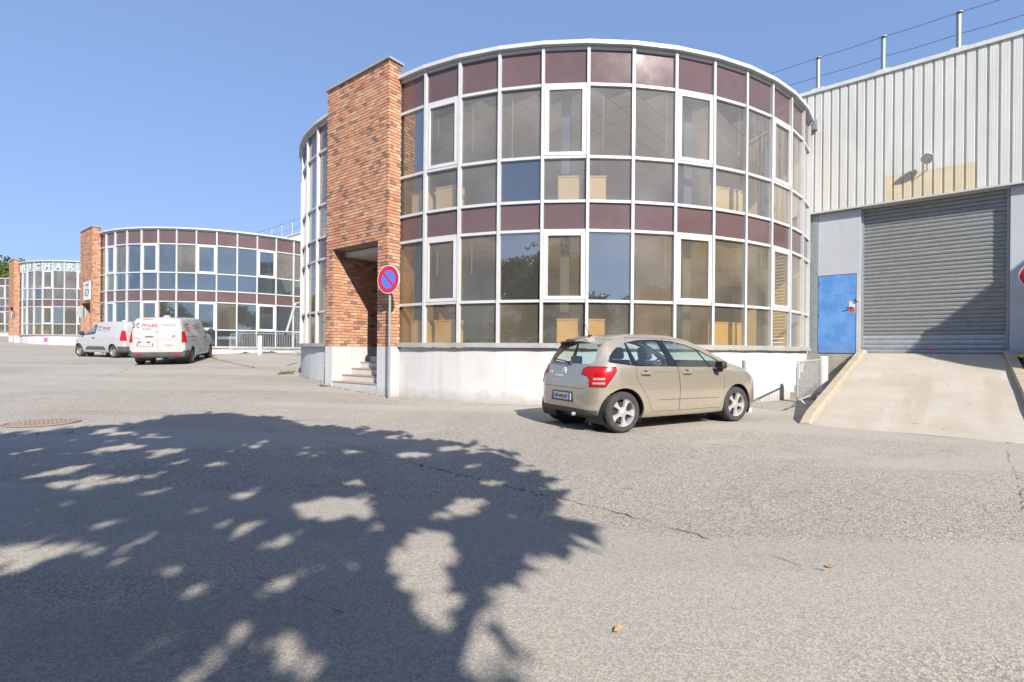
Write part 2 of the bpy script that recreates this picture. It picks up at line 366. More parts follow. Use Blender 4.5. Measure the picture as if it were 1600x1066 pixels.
def panel(V0, V1, i, side):
    c = (V0+V1)/2; e = (V1-V0).normalized(); rz = math.atan2(e.y, e.x)
    inn = Vector((-e.y, e.x))
    if side < 0: rz += math.pi; inn = -inn
    # inn must point to drum centre
    cen = CR if side > 0 else CL
    if inn.dot(cen-c) < 0: rz += math.pi; inn = -inn
    L0 = Vector((c.x, c.y, 0))-ORG
    for r in range(6):
        z0 = ZR[r]+(.0 if r == 0 else GAP/2); z1 = ZR[r+1]-GAP/2; h = z1-z0
        kind = ROWS[r]; mk = 'spandrel' if kind == 'spandrel' else 'glass_warm' if r < 2 else 'glass'
        if side > 0:
            if (r, i) == (3, 3): mk = 'glass_blue'
            if (r, i) in ((1, 3), (1, 5), (4, 0)): mk = 'glass_clear'
        jx, jz = rnd.gauss(0, .006), rnd.gauss(0, .007)
        opening = (i % 3 == 1) and kind == 'tall'
        inset = Vector((inn.x, inn.y, 0))*(.012 if mk == 'spandrel' else .02)
        if opening:
            f = ob('opening_window', win_mesh(h-.004), B, L0+Vector((0, 0, z0+.002))+Vector((inn.x, inn.y, 0))*-.012, rz)
            g = ob('pane', pane_mesh(h-.156-.01, .93-.196, mk), f, (0, .01, .083)); g.rotation_euler = (jx, 0, jz*.5)
        else:
            g = ob('pane', pane_mesh(h, .934, mk), B, L0+Vector((0, 0, z0))+inset, rz); g.rotation_euler = (jx*.6, 0, rz+jz*.6)
        if r: ob('transom', tr_m, B, L0+Vector((0, 0, ZR[r])), rz)
    ob('transom', tr_m, B, L0+Vector((0, 0, ZR[6])), rz)
    ob('sill', sil_m, B, L0+Vector((0, 0, ZR[0]-.0385)), rz)
    ob('coping', co_m, B, L0, rz)
for i in range(NR): panel(VR[i], VR[i+1], i, 1)
for i in range(NL): panel(VL[i], VL[i+1], i+(1 if i else 0), -1)
for (V, cen) in ((VR, CR), (VL, CL)):
    for v in V:
        q_ = (v-cen).normalized(); ob('mullion', mu_m, B, Vector((v.x, v.y, 1.345))-ORG+Vector((q_.x, q_.y, 0))*.012, math.atan2(q_.y, q_.x)+math.pi/2)
# base wall under the glass
b = MB()
for V, cen, a0_, sg_ in ((VR, CR, A0, 1), (VL, CL, AL0, -1)):
    V = [cen+RAD*Vector((math.sin(a0_+sg_*D*j/6), -math.cos(a0_+sg_*D*j/6))) for j in range((len(V)-1)*6+1)]
    o_ = [cen+(v-cen)*(1+.01/RAD) for v in V]; n_ = [cen+(v-cen)*(1-.25/RAD) for v in V]
    poly = o_+n_[::-1]
    k = len(V)
    vs = [(p.x, p.y, -.4) for p in poly]+[(p.x, p.y, 1.262) for p in poly]; fs = []
    for i in range(k-1): 
        fs += [(i, i+1, 2*k+i+1, 2*k+i), (2*k-1-i, 2*k-2-i, 4*k-2-i, 4*k-1-i), (2*k+i, 2*k+i+1, 4*k-2-i, 4*k-1-i)]
    fs += [(0, 2*k, 4*k-1, 2*k-1), (k-1, k, 3*k, 3*k-1)]
    b.add(vs, fs)
part('base_wall', b, M['white_wall'], B, smooth=30)
# slabs, ceilings, interior
fp = inset_poly(.16)
part('floor_slab', MB().prism(inset_poly(.16, True), 1.0, 1.25), M['ifloor'], B)
part('floor_slab', MB().prism(inset_poly(.12), 3.93, 4.50), M['ifloor'], B)
part('roof', MB().prism(inset_poly(.14), 7.70, 7.94), M['galv'], B)
part('ceiling', MB().prism(fp, 3.895, 3.92), M['grid'], B)
part('ceiling', MB().prism(fp, 7.125, 7.14), M['grid'], B)
def inside(p, poly):
    c = False; n = len(poly); j = n-1
    for i in range(n):
        a, d = poly[i], poly[j]
        if (a[1] > p[1]) != (d[1] > p[1]) and p[0] < (d[0]-a[0])*(p[1]-a[1])/(d[1]-a[1])+a[0]: c = not c
        j = i
    return c
tile_m = MB().box((0, 0, 0), (.575, .575, .012)).mesh('ceiling_tile', [M['ceil']])
low = MB(); rzt = math.atan2(WD.y, WD.x); fpi = inset_poly(.45); cnt = 0
cands = []
for a in np.arange(-22, 2, .6):
    for d in np.arange(.2, 9, .6):
        p = wp(a, d)
        if inside((p.x, p.y), fpi): cands.append(p)
cands.sort(key=lambda p: p.xy.length)
rest = MB()
for k_, p in enumerate(cands):
    if k_ < 290: ob('ceiling_tile', tile_m, B, Vector((p.x, p.y, 7.112))-ORG, rzt)
    else: rest.box((p.x, p.y, 7.112), (.575, .575, .012), rzt)
    rest.box((p.x, p.y, 3.884), (.575, .575, .012), rzt)
tag(part('ceiling_tiles', rest, M['ceil'], B), kind='stuff')
iw = MB()
a_, b_ = wp(-21, .15), wp(-.1, .15); mid = (a_+b_)/2
iw.box((mid.x, mid.y, 2.56), (20.8, .12, 2.6), rzt); iw.box((mid.x, mid.y, 5.80), (20.8, .12, 2.58), rzt)
for t_, d0, d1, z0, z1 in ((-10.8, .3, 6.6, 4.51, 7.10), (-5.0, .3, 3.8, 4.51, 7.10), (-12.4, .3, 7.6, 1.26, 3.87), (-8.2, .3, 5.0, 1.26, 3.87), (-4.0, .3, 3.4, 1.26, 3.87), (-15.5, .3, 6.0, 1.26, 7.10)):
    p = wp(t_, (d0+d1)/2)
    if z1-z0 > 3: 
        iw.box((p.x, p.y, 2.56), (.1, d1-d0, 2.6), rzt); iw.box((p.x, p.y, 5.8), (.1, d1-d0, 2.58), rzt)
    else: iw.box((p.x, p.y, (z0+z1)/2), (.1, d1-d0, z1-z0), rzt)
part('interior_wall', iw, M['iwall'], B)
cm = MB()
for k_ in (0.35, 4.5, 7.62, 10.7):
    a = A0+k_*D; p = CR+(RAD-.55)*Vector((math.sin(a), -math.cos(a)))
    for z0, z1 in ((1.26, 3.87), (4.51, 7.10)):
        ob('column', MB().box((0, 0, (z1-z0)/2), (.22, .22, z1-z0)).mesh('column', [M['icol']]), B, Vector((p.x, p.y, z0))-ORG, a)
# beams below upper ceiling
dk_ = MB()
for t_, z0 in ((-9.5, 1.27), (-6.4, 1.27), (-2.4, 1.27), (-7.6, 4.52), (-3.2, 4.52)):
    p = wp(t_, .23, z0+1.03); dk_.box(p, (.95, .05, 2.05), rzt)
part('inner_door', dk_, M['icol'], B)
st = MB()
for k_ in range(9):
    p = wp(-7.2, 2.0+k_*.28, 1.26+k_*.19); st.box((p.x, p.y, p.z+.09), (1.1, .28, .06), rzt)
    st.box((p.x, p.y, p.z), (1.1, .04, .18), rzt)
part('stair', st, M['dark'], B)
# blind cords hanging behind the glass
cd_ = MB()
for i in (1, 2, 3, 3.7, 5.1, 5.85, 6.6, 7.6, 8.7, 9.6):
    a = A0+(i+.25)*D; p = CR+(RAD-.14)*Vector((math.sin(a), -math.cos(a)))
    for zt, L_ in ((7.0, rnd.uniform(.5, 1.5)), (3.8, rnd.uniform(.3, .9))): cd_.tube([(p.x, p.y, zt), (p.x, p.y, zt-L_)], .007, 4)
part('blind_cord', cd_, M['white'], B)

# ------------------------------------------------------------------ brick pylon
PY0, PY1 = 1.285, 8.33
OW0, OW1, OZ = .39, 2.41, 3.91      # doorway in the pylon
PD = .38
pyl = ob('brick_pier', None, B, (0, 0, 0)); 
def ppl(wd, d, z): return pp(wd, d, z)-ORG
mb = MB()
def pbox(mbx, w0, w1, d0, d1, z0, z1, mi=0):
    vs = [pp(a, b_, z) for a in (w0, w1) for b_ in (d0, d1) for z in (z0, z1)]
    mbx.add(vs, [(0, 1, 3, 2), (4, 6, 7, 5), (0, 4, 5, 1), (2, 3, 7, 6), (0, 2, 6, 4), (1, 5, 7, 3)], mi)
i_ = .013
pbox(mb, i_, OW0-i_, -PD, -i_, PY0, PY1-.01)
pbox(mb, OW1+i_, PW-i_, -PD, -i_, PY0, PY1-.01)
pbox(mb, OW0-i_, OW1+i_, -PD, -i_, OZ+i_, PY1-.01)
# left side of the porch runs back into the building
pbox(mb, OW1+i_, OW1+.25, -2.6, -PD, PY0, OZ+.0)
pbox(mb, .05, OW0-i_-.02, -2.6, -PD-.06, 1.31, OZ)
ob('mortar', mb.mesh('mortar', [M['mortar']], ORG), pyl)
mb = MB()
pbox(mb, 0, OW0, -PD-.004, 0, -.4, PY0); pbox(mb, OW1, PW, -PD-.004, 0, -.4, PY0)
pbox(mb, OW1, OW1+.25, -2.6, -PD-.006, -.4, PY0); pbox(mb, .1, OW0, -2.6, -PD-.006, -.4, 1.30)
ob('plinth', mb.mesh('plinth', [M['white_wall']], ORG), pyl)
mb = MB(); pbox(mb, .02, OW1+.2, -2.6, -PD-.002, OZ-.13, OZ-.01)
ob('porch_ceiling', mb.mesh('porch_ceiling', [M['white']], ORG), pyl)
mb = MB(); pbox(mb, .1, OW1, -2.75, -2.6, .9, OZ); ob('entrance_door', mb.mesh('entrance_door', [M['dark']], ORG), pyl)
mb = MB(); pbox(mb, -.05, PW+.05, -PD-.04, .05, PY1, PY1+.045); ob('coping', mb.mesh('coping', [M['sill']], ORG), pyl)
for k_ in range(6):
    mb = MB(); d1 = -.02-.29*k_; z = .34+.17*k_
    pbox(mb, OW0+.003, OW1-.003, -2.55, d1, (-.4 if k_ == 0 else z-.168), z-.022); pbox(mb, OW0+.003, OW1-.003, d1-.29, d1+.015, z-.022, z, 1)
    ob('step', mb.mesh('step', [M['white_wall'], mat('tread', (.42, .30, .22), .9, 0, .3, .3, 6) if k_ == 0 else bpy.data.materials['tread']], ORG), pyl)
# bricks: (centre, rotation, length, face normal)
BL, BH, BT, PITCH = .19, .0635, .05, .080
bricks = []
rf = math.atan2(PF.y, PF.x)
def course_face(s0, s1, z0, z1, fn, nrm, rz, hole=None):
    """fn(s, depth, z) -> point ; bricks in running bond between s0 and s1"""
    k = 0; z = z0
    while z+BH < z1:
        s = s0-(BL+.01)*(.5 if k % 2 else 0)
        while s < s1-.02:
            a, b_ = max(s, s0), min(s+BL, s1)
            if b_-a > .03:
                segs = [(a, b_)]
                if hole and z < hole[2] and z+BH > hole[3]:
                    segs = []
                    if a < hole[0]: segs.append((a, min(b_, hole[0])))
                    if b_ > hole[1]: segs.append((max(a, hole[1]), b_))
                for (a2, b2) in segs:
                    if b2-a2 > .03: bricks.append((fn((a2+b2)/2, -BT/2+random.uniform(-.004, .004), z+BH/2), rz, b2-a2, nrm))
            s += BL+.012
        z += PITCH; k += 1
course_face(0, PW, PY0+.01, PY1, lambda s, d, z: pp(s, d, z), PN, rf, (OW0, OW1, OZ, 0))
# return face on the right of the pier (towards the drum), and the left one
course_face(.055, PD, PY0+.01, PY1, lambda s, d, z: Vector((*(PB-PN*s+PF*d), z)), PF, rf+math.pi/2)
course_face(.055, PD, PY0+.01, PY1, lambda s, d, z: Vector((*(PB-PF*PW-PN*s-PF*d), z)), -PF, rf+math.pi/2)
# porch left wall (faces right) and the inner reveal of the right pier
course_face(.055, 2.55, PY0+.01, OZ-.13, lambda s, d, z: Vector((*(PB-PF*OW1-PN*s+PF*d), z)), PF, rf+math.pi/2)
course_face(.055, PD, PY0+.01, OZ, lambda s, d, z: Vector((*(PB-PF*OW0-PN*s-PF*d), z)), -PF, rf+math.pi/2)
cam0 = Vector((0, 0, EYE))
def showsz(bk):
    p, rz, L_, n = bk; v = p-cam0; return L_*abs(n.dot(v.xy.normalized()))*(1 if n.dot(v.xy) < 0 else .01)/v.length_squared
order = sorted(range(len(bricks)), key=lambda i: -showsz(bricks[i]))
single = set(order[:296])
def wchoice(): return random.choices(range(len(MBR)), BW)[0]
bmesh_cache = {}
def brick_mesh(L_, ci):
    k = (round(L_, 2), ci)
    if k not in bmesh_cache: bmesh_cache[k] = MB().box((0, 0, 0), (k[0], BT, BH)).mesh('brick', [MBR[ci]])
    return bmesh_cache[k]
rest = MB(); allb = MB()
for i, (p, rz, L_, n) in enumerate(bricks):
    ci = wchoice(); 
    if i in single: ob('brick', brick_mesh(L_, ci), pyl, p-ORG, rz)
    else: rest.box(p, (L_, BT, BH), rz, ci)
    allb.box(p, (L_, BT, BH), rz, ci)
tag(ob('brickwork', rest.mesh('brickwork', MBR, ORG, fix=False), pyl), kind='stuff')
allb_m = allb.mesh('brickwork', MBR, ORG, fix=False)

# ------------------------------------------------------------------ warehouse hall beside the drum
WO = wp(0, 0, 0)
H = empty('warehouse_hall', WO, 0, 'pale ribbed metal warehouse hall with big roller shutter beside the nearest round building', 'warehouse', 'warehouse halls behind the glazed drums')
H['org'] = tuple(WO)
rw = math.atan2(WD.y, WD.x)
ZC0, ZC1 = 5.36, 8.86; PITCHC = .2125
def clad_mesh(h, m):
    prof = [(0, .0), (.012, .034), (.165, .034), (.177, .0), (.2125, .0)]
    prof2 = [(.05, .034), (.055, .030), (.06, .034), (.11, .034), (.115, .030), (.12, .034)]
    pr = prof[:2]+prof2+prof[2:]
    vs = [(x, -y, 0) for x, y in pr]+[(x, -y, h) for x, y in pr]; n = len(pr)
    fs = [(i, i+1, n+i+1, n+i) for i in range(n-1)]
    vs += [(0, .03, 0), (.2125, .03, 0), (0, .03, h), (.2125, .03, h)]
    k = 2*n
    fs += [(k, k+1, k+3, k+2), (0, k, k+2, n), (n-1, k+1, k+3, 2*n-1)]
    return MB().add(vs, fs).mesh('cladding_panel', [m])
cl_full = clad_mesh(ZC1-ZC0, M['cladding']); cl_up = clad_mesh(ZC1-6.03, M['cladding']); cl_lo = clad_mesh(6.03-ZC0, M['cladding_beige'])
t = -21.9; k_ = 0
while t < 13:
    if 1.55 < t < 3.55:
        ob('cladding_panel', cl_up, H, wp(t, 0, 6.03)-WO, rw); ob('beige_cladding_panel', cl_lo, H, wp(t, .0, ZC0)-WO, rw)
    else: ob('cladding_panel', cl_full, H, wp(t, 0, ZC0)-WO, rw)
    t += PITCHC
def wbox(mbx, t0, t1, d0, d1, z0, z1, mi=0):
    vs = [wp(a, b_, z) for a in (t0, t1) for b_ in (d0, d1) for z in (z0, z1)]
    mbx.add(vs, [(0, 1, 3, 2), (4, 6, 7, 5), (0, 4, 5, 1), (2, 3, 7, 6), (0, 2, 6, 4), (1, 5, 7, 3)], mi)
mb = MB(); wbox(mb, -22, 13, -.20, .075, ZC1, ZC1+.10)
for k_ in range(7): wbox(mb, 13-k_*5, 13-k_*5+.02, -.205, .079, ZC1-.002, ZC1+.104)
part('roof_trim', mb, M['cladding'], H)
mb = MB(); wbox(mb, -22, 13, -.02, .05, ZC0-.05, ZC0-.002); part('bottom_flashing', mb, M['frame'], H)
mb = MB(); wbox(mb, -22, 13, -18, -.12, ZC0-.06, ZC1-.02); part('hall_body', mb, M['cladding'], H)
DR = -.26  # shutter plane
mb = MB(); wbox(mb, -22, -.16, -.4, -.14, -.4, ZC0-.062); wbox(mb, 4.32, 13, -18, -.16, -.4, ZC0-.062); wbox(mb, -22, 4.32, -18, -6, -.4, ZC0-.062)
wbox(mb, -.16, 4.32, -.60, -.45, -.4, ZC0-.062)
part('hall_wall', mb, M['panel'], H)
# galvanised post, grey panel above the door, jambs, right panel with fine ribs
mb = MB(); wbox(mb, -.15, .07, -.3, -.08, .0, ZC0-.055); part('steel_post', mb, M['galv'], H)
def ribbed(t0, t1, z0, z1, d):
    mb = MB(); wbox(mb, t0, t1, -.3, d, z0, z1)
    x = t0+.02
    while x < t1-.02: wbox(mb, x, x+.02, d, d+.0015, z0, z1); x += .045
    return mb
part('ribbed_panel', ribbed(.075, 1.145, 3.49, ZC0-.055, -.10), M['panel'], H)
mb = MB(); wbox(mb, 1.05, 1.145, -.3, -.095, 1.2, 3.485); part('door_jamb', mb, M['frame'], H)
part('ribbed_panel', ribbed(4.235, 12.9, 1.10, ZC0-.055, -.10), M['panel'], H)
mb = MB(); wbox(mb, 4.30, 13, -.3, -.02, -.4, 1.10); part('plinth_wall', mb, M['white_wall'], H)
# roller shutter
sh = ob('roller_shutter', None, H)
def slat_mesh(h, m):
    pr = [(0, 0), (.012, h*.2), (.018, h*.5), (.012, h*.8), (0, h*.93), (-.006, h)]
    L_ = 4.225-1.155; n = len(pr)
    vs = [(0, -y, z) for y, z in pr]+[(L_, -y, z) for y, z in pr]
    return MB().add(vs, [(i, i+1, n+i+1, n+i) for i in range(n-1)]+[tuple(range(n)), tuple(range(n, 2*n))]).mesh('slat', [m], smooth=40)
sh_m = slat_mesh(.104, M['slat']); sl_m = slat_mesh(.126, M['slat_low'])
z = 1.21
for k_ in range(4): ob('slat', sl_m, sh, wp(1.155, DR, z)-WO, rw); z += .128
while z < ZC0-.03:
    o_ = ob('slat', sh_m, sh, wp(1.155, DR+random.uniform(-.003, .003), z)-WO, rw+random.uniform(-.0008, .0008)); z += .1055
mb = MB(); wbox(mb, 1.152, 4.228, -.40, -.30, 1.1, ZC0-.06); part('shutter_backing', mb, M['dark'], sh if 'org' in sh else H)
mb = MB()
for t_ in (1.150, 4.175): mb = MB(); wbox(mb, t_, t_+.055, DR-.03, DR+.05, 1.2, ZC0-.06); part('guide_rail', mb, M['galv'], H)
mb = MB(); wbox(mb, 2.62, 2.85, DR+.0185, DR+.0215, 1.25, 1.31); wbox(mb, 2.62, 2.85, DR+.0185, DR+.0215, 1.36, 1.42); part('warning_sticker', mb, mat('sticker_red', (.5, .05, .06), .6, 0, .4, .8, 60, var2=(.6, .6, .6)), H)
# blue steel door
dr = ob('blue_door', None, H)
mb = MB(); wbox(mb, .085, 1.045, -.16, -.105, 1.225, 3.475)
ob('door_leaf', mb.mesh('door_leaf', [M['blue']], WO), dr)
mb = MB()
for z in (1.35, 2.28, 3.2): wbox(mb, .075, .12, -.105, -.085, z, z+.12)
ob('hinge', mb.mesh('hinge', [M['icol']], WO), dr)
mb = MB(); wbox(mb, .87, 1.02, -.105, -.100, 2.38, 2.70); ob('notice', mb.mesh('notice', [mat('paper', (.6, .6, .6), .7)], WO), dr)
mb = MB(); wbox(mb, .88, 1.01, -.0998, -.0975, 2.39, 2.52); ob('notice_print', mb.mesh('notice_print', [mat('red_print', (.55, .10, .06), .7, 0, .3, .4, 30)], WO), dr)
mb = MB(); mb.tube([wp(.80, -.06, 2.50), wp(.95, -.06, 2.53), wp(.95, -.105, 2.53)], .014, 6); ob('handle', mb.mesh('handle', [M['black']], WO), dr)
mb = MB()
for a, c, z0, z1 in ((.38, .385, 2.62, 2.88), (.76, .765, 2.66, 2.88), (.38, .76, 2.875, 2.88), (.40, .70, 2.60, 2.605), (.36, .62, 2.20, 2.205)): wbox(mb, a, c, -.105, -.1035, z0, z1)
ob('old_plate_marks', mb.mesh('old_plate_marks', [M['icol']], WO), dr)
mb = MB(); wbox(mb, 1.06, 1.11, -.095, -.05, 2.70, 2.80); part('key_box', mb, M['white'], H)
# chimneys with caps and guy wires, roof line
ch0 = MB(); ch0.tube([(0, 0, 0), (0, 0, .93)], .055, 12); 
ch1 = MB(); ch1.lathe([(.0, 1.02), (.06, 1.0), (.105, .965), (.105, .955), (.05, .955)], n=16)
chm = ch0.mesh('flue_pipe', [M['galv']], smooth=50); chc = ch1.mesh('flue_cap', [M['galv']], smooth=50)
chb = MB().box((0, 0, .02), (.32, .20, .06)).mesh('flue_base', [M['cladding']])
for k_ in range(-7, 7):
    p = wp(.03+1.6*k_, -.08, ZC1+.10)-WO
    c = ob('flue', chm, H, p, rw); ob('flue_cap', chc, c); ob('flue_base', chb, c)
mb = MB()
for zz in (.985, .43):
    pts = [wp(-11.2+.4*j, -.08, ZC1+.10+zz-.02*abs(math.sin(math.pi*(j % 4)/4))) for j in range(0, 62)]
    mb.tube(pts, .007, 4)
part('guy_wire', mb, M['dark'], H)
# small box where drum coping meets the wall
mb = MB(); wbox(mb, -.05, .06, .04, .2, 7.75, 8.02); part('downpipe_box', mb, M['galv'], H)

# floodlight
fl = empty('floodlight', wp(2.62, .04, 6.02), rw, 'round silver floodlight fixed to the ribbed wall above the shutter', 'lamp')
mb = MB(); mb.tube([(0, 0, 0), (0, -.14, .02), (0, -.16, .12)], .012, 6); ob('bracket', mb.mesh('bracket', [M['galv']]), fl)
Mx = Matrix.Translation((0, -.22, .24)) @ Matrix.Rotation(R(115), 4, 'X') @ Matrix.Rotation(R(15), 4, 'Y')
ob('reflector', MB().lathe([(.01, -.10), (.06, -.09), (.11, -.05), (.135, .0), (.14, .03), (.13, .035)], Mx, 24).mesh('reflector', [mat('chrome', (.72, .74, .76), .3, .5)], smooth=True), fl)
ob('lens', MB().lathe([(.0, .025), (.13, .03)], Mx, 24).mesh('lens', [M['glass_clear']], smooth=True), fl)
fl['org'] = (0, 0, 0)

# ------------------------------------------------------------------ the other units in the row
def shift_copy(src, k, dz, label, skip=()):
    c = copy_tree(src, None, skip); c.location = Vector(src.location)+ROW*k+Vector((0, 0, dz)); c['label'] = label
    return c
for k_, dz, l1, l2 in ((1, -.08, 'middle round glazed office building standing behind the two white vans', 'warehouse hall behind the middle round building, only its flues and roof edge showing'),
                       (2, .92, 'far round glazed office building with grey top panels and white raised letters', 'warehouse hall hidden behind the far round building with white letters'),
                       (3, 1.6, 'farthest glazed office building, cut by the left edge of the photo', 'warehouse hall behind the farthest glazed building at the left edge'),
                       (-1.02, 0, 'round glazed office building outside the frame to the right', 'warehouse hall outside the frame to the right')):
    b2 = shift_copy(B, k_, dz, l1); 
    for ch in list(b2.children):
        nm = ch.name.split('.')[0]
        if nm == 'brick_pier':
            for g in list(ch.children):
                if g.name.startswith('brick') : bpy.data.objects.remove(g)
            tag(ob('brickwork', allb_m, ch), kind='stuff')
        if k_ == 2 and nm == 'pane' and ch.data.materials[0] == M['spandrel'] and ch.location.z > 6.5:
            ch.material_slots[0].link = 'OBJECT'; ch.material_slots[0].material = M['spandrel_grey']
    if k_ == 1:
        for ch in b2.children_recursive:
            if ch.name.startswith('pane') and ch.data.materials[0] in (M['glass'], M['glass_warm']) and rnd.random() < .8: ch.material_slots[0].link = 'OBJECT'; ch.material_slots[0].material = M['glass_mid']
    if k_ == 2: BFAR = b2
    if k_ == 1: BMID = b2
    if k_ in (1, -1.02): shift_copy(H, k_, dz, l2)
# ------------------------------------------------------------------ vehicles
def pchip(xs, ys, x):
    xs = np.array(xs, float); ys = np.array(ys, float); h = np.diff(xs); d = np.diff(ys)/h; m = np.zeros(len(xs))
    m[0], m[-1] = d[0], d[-1]
    for i in range(1, len(xs)-1):
        if d[i-1]*d[i] > 0: w1 = 2*h[i]+h[i-1]; w2 = h[i]+2*h[i-1]; m[i] = (w1+w2)/(w1/d[i-1]+w2/d[i])
    i = int(np.clip(np.searchsorted(xs, x)-1, 0, len(h)-1)); t = (x-xs[i])/h[i]
    return float((2*t**3-3*t**2+1)*ys[i]+(t**3-2*t**2+t)*h[i]*m[i]+(-2*t**3+3*t**2)*ys[i+1]+(t**3-t**2)*h[i]*m[i+1])
class Hull:
    """closed body surface lofted from cross-sections; x forward, y left, z up"""
    def __init__(s, K, n=54, sub=4):
        s.K = K; x0, x1 = K['zt'][0][0], K['zt'][-1][0]
        u = np.linspace(0, 1, n); xs = x0+(x1-x0)*(u-.8*np.sin(2*math.pi*u)/(2*math.pi)) 
        s.rings = []
        for x in xs:
            g = {k: pchip([a for a, _ in v], [b for _, b in v], x) for k, v in K.items() if isinstance(v, list)}
            zt, zb, w_ = g['zt'], g['zb'], g['w']
            zs = min(g['zs'], zt-.05); zs = max(zs, zb+.06)
            ws = w_*g['ws']; gg = min(1, max(0, (zt-zs)/.42)); wr = ws*.82*(1-gg)+min(g['wr'], ws*.98)*gg
            zr = zs+(zt-zs)*(.80 if not K.get('box') else .86)
            zm = zb+(zs-zb)*.45
            P = [(0, zb), (w_*.80, zb), (w_*.955, zb+.035*min(1, (zt-zb)/.3)), (w_, zm), (w_*.992, zm+(zs-zm)*.55), (ws, zs), (ws*.45+wr*.55, zs+(zr-zs)*.58), (wr, zr), (wr*.88, zt-(zt-zr)*.30), (wr*.5, zt-(zt-zr)*.06), (0, zt)]
            P = [Vector((a, b)) for a, b in P]; q = []
            for i in range(len(P)-1):
                p0 = P[i-1] if i else Vector((-P[1].x, P[1].y)); p1, p2 = P[i], P[i+1]
                p3 = P[i+2] if i+2 < len(P) else Vector((-P[i].x, P[i].y))
                # centripetal-ish: limit tangents
                for k in range(sub):
                    t = k/sub; l = (p2-p1).length
                    m1 = (p2-p0); m1 = m1*(min(l, 1e9)/max(m1.length, 1e-6)); m2 = (p3-p1); m2 = m2*(l/max(m2.length, 1e-6))
                    q.append(p1*(2*t**3-3*t**2+1)+m1*(t**3-2*t**2+t)+p2*(-2*t**3+3*t**2)+m2*(t**3-t**2))
            q.append(P[-1]); half = [(a.x, a.y) for a in q]
            ring = [(x, a, b) for a, b in half]+[(x, -a, b) for a, b in half[-2:0:-1]]
            s.rings.append(ring)
        m = len(s.rings[0]); s.v = [Vector(p) for r in s.rings for p in r]; s.f = []
        for i in range(len(s.rings)-1):
            for k in range(m):
                k2 = (k+1) % m; s.f.append((i*m+k, i*m+k2, (i+1)*m+k2, (i+1)*m+k))
        s.f += [tuple(reversed(range(m))), tuple(range((len(s.rings)-1)*m, len(s.rings)*m))]
        b = bmesh.new(); vs = [b.verts.new(v) for v in s.v]
        for f in s.f: b.faces.new([vs[i] for i in f])
        bmesh.ops.recalc_face_normals(b, faces=b.faces); b.normal_update()
        s.n = [v.normal.copy() for v in b.verts]; b.verts.index_update()
        s.f = [tuple(v.index for v in f.verts) for f in b.faces]; b.free()
        s.bvh = BVHTree.FromPolygons(s.v, s.f)
    def shell(s, d0, d1):
        o = [v+n*d0 for v, n in zip(s.v, s.n)]; i_ = [v+n*d1 for v, n in zip(s.v, s.n)]; k = len(s.v)
        return MB().add(o+i_, s.f+[tuple(reversed([a+k for a in f])) for f in s.f])
    def smooth(s, me):
        nr = []
        cn = me.corner_normals if hasattr(me, 'corner_normals') else None
        for p in me.polygons:
            for li in p.loop_indices:
                co_ = me.vertices[me.loops[li].vertex_index].co
                loc, n, fi, dist = s.bvh.find_nearest(co_)
                out = p.normal
                if fi is not None and dist < .05:
                    f = s.f[fi]; ws = [1/((s.v[a]-loc).length+1e-4)**2 for a in f]; sn = Vector((0, 0, 0))
                    if len(f) <= 4:
                        for a, w_ in zip(f, ws): sn += s.n[a]*w_
                        sn.normalize()
                        if abs(sn.dot(p.normal)) > .82: out = sn*(1 if sn.dot(p.normal) > 0 else -1)
                nr.append(out)
        me.polygons.foreach_set('use_smooth', [True]*len(me.polygons)); me.normals_split_custom_set([tuple(n) for n in nr])
TMP = []
def tmp_obj(mb, name='tmp'):
    me = mb if isinstance(mb, bpy.types.Mesh) else mb.mesh(name, [], fix=False)
    o = bpy.data.objects.new(name, me); C.objects.link(o); TMP.append(o); return o
def solid(mb):
    return tmp_obj(mb.mesh('tmp', [], fix=True))
def boolean(a, ops):
    o = tmp_obj(a) if isinstance(a, MB) else a
    for op, t in ops:
        m = o.modifiers.new('b', 'BOOLEAN'); m.operation = op; m.object = t; m.solver = 'EXACT'
    dg = bpy.context.evaluated_depsgraph_get(); me = bpy.data.meshes.new_from_object(o.evaluated_get(dg)); o.modifiers.clear()
    return me
def sprism(poly, y0, y1):
    """poly in (x, z) extruded in y"""
    n = len(poly); vs = [(p[0], y0, p[1]) for p in poly]+[(p[0], y1, p[1]) for p in poly]
    return MB().add(vs, [tuple(range(n)), tuple(reversed(range(n, 2*n)))]+[(i, n+i, n+(i+1) % n, (i+1) % n) for i in range(n)])
def fprism(poly, x0, x1):
    """poly in (y, z) extruded in x"""
    n = len(poly); vs = [(x0, p[0], p[1]) for p in poly]+[(x1, p[0], p[1]) for p in poly]
    return MB().add(vs, [tuple(range(n)), tuple(reversed(range(n, 2*n)))]+[(i, n+i, n+(i+1) % n, (i+1) % n) for i in range(n)])
def grow(poly, d):
    c = Vector((sum(p[0] for p in poly)/len(poly), sum(p[1] for p in poly)/len(poly))); n = len(poly); out = []
    ar = sum(poly[i][0]*poly[(i+1) % n][1]-poly[(i+1) % n][0]*poly[i][1] for i in range(n)); sg = 1 if ar > 0 else -1
    for i in range(n):
        a, b, c_ = Vector(poly[i-1]), Vector(poly[i]), Vector(poly[(i+1) % n])
        n1 = (b-a).normalized(); n2 = (c_-b).normalized(); n1 = Vector((n1.y, -n1.x))*sg; n2 = Vector((n2.y, -n2.x))*sg
        m = (n1+n2); m = m/max(.35, m.length_squared)*2 if m.length > 1e-5 else n1
        out.append(tuple(b+m*d))
    return out
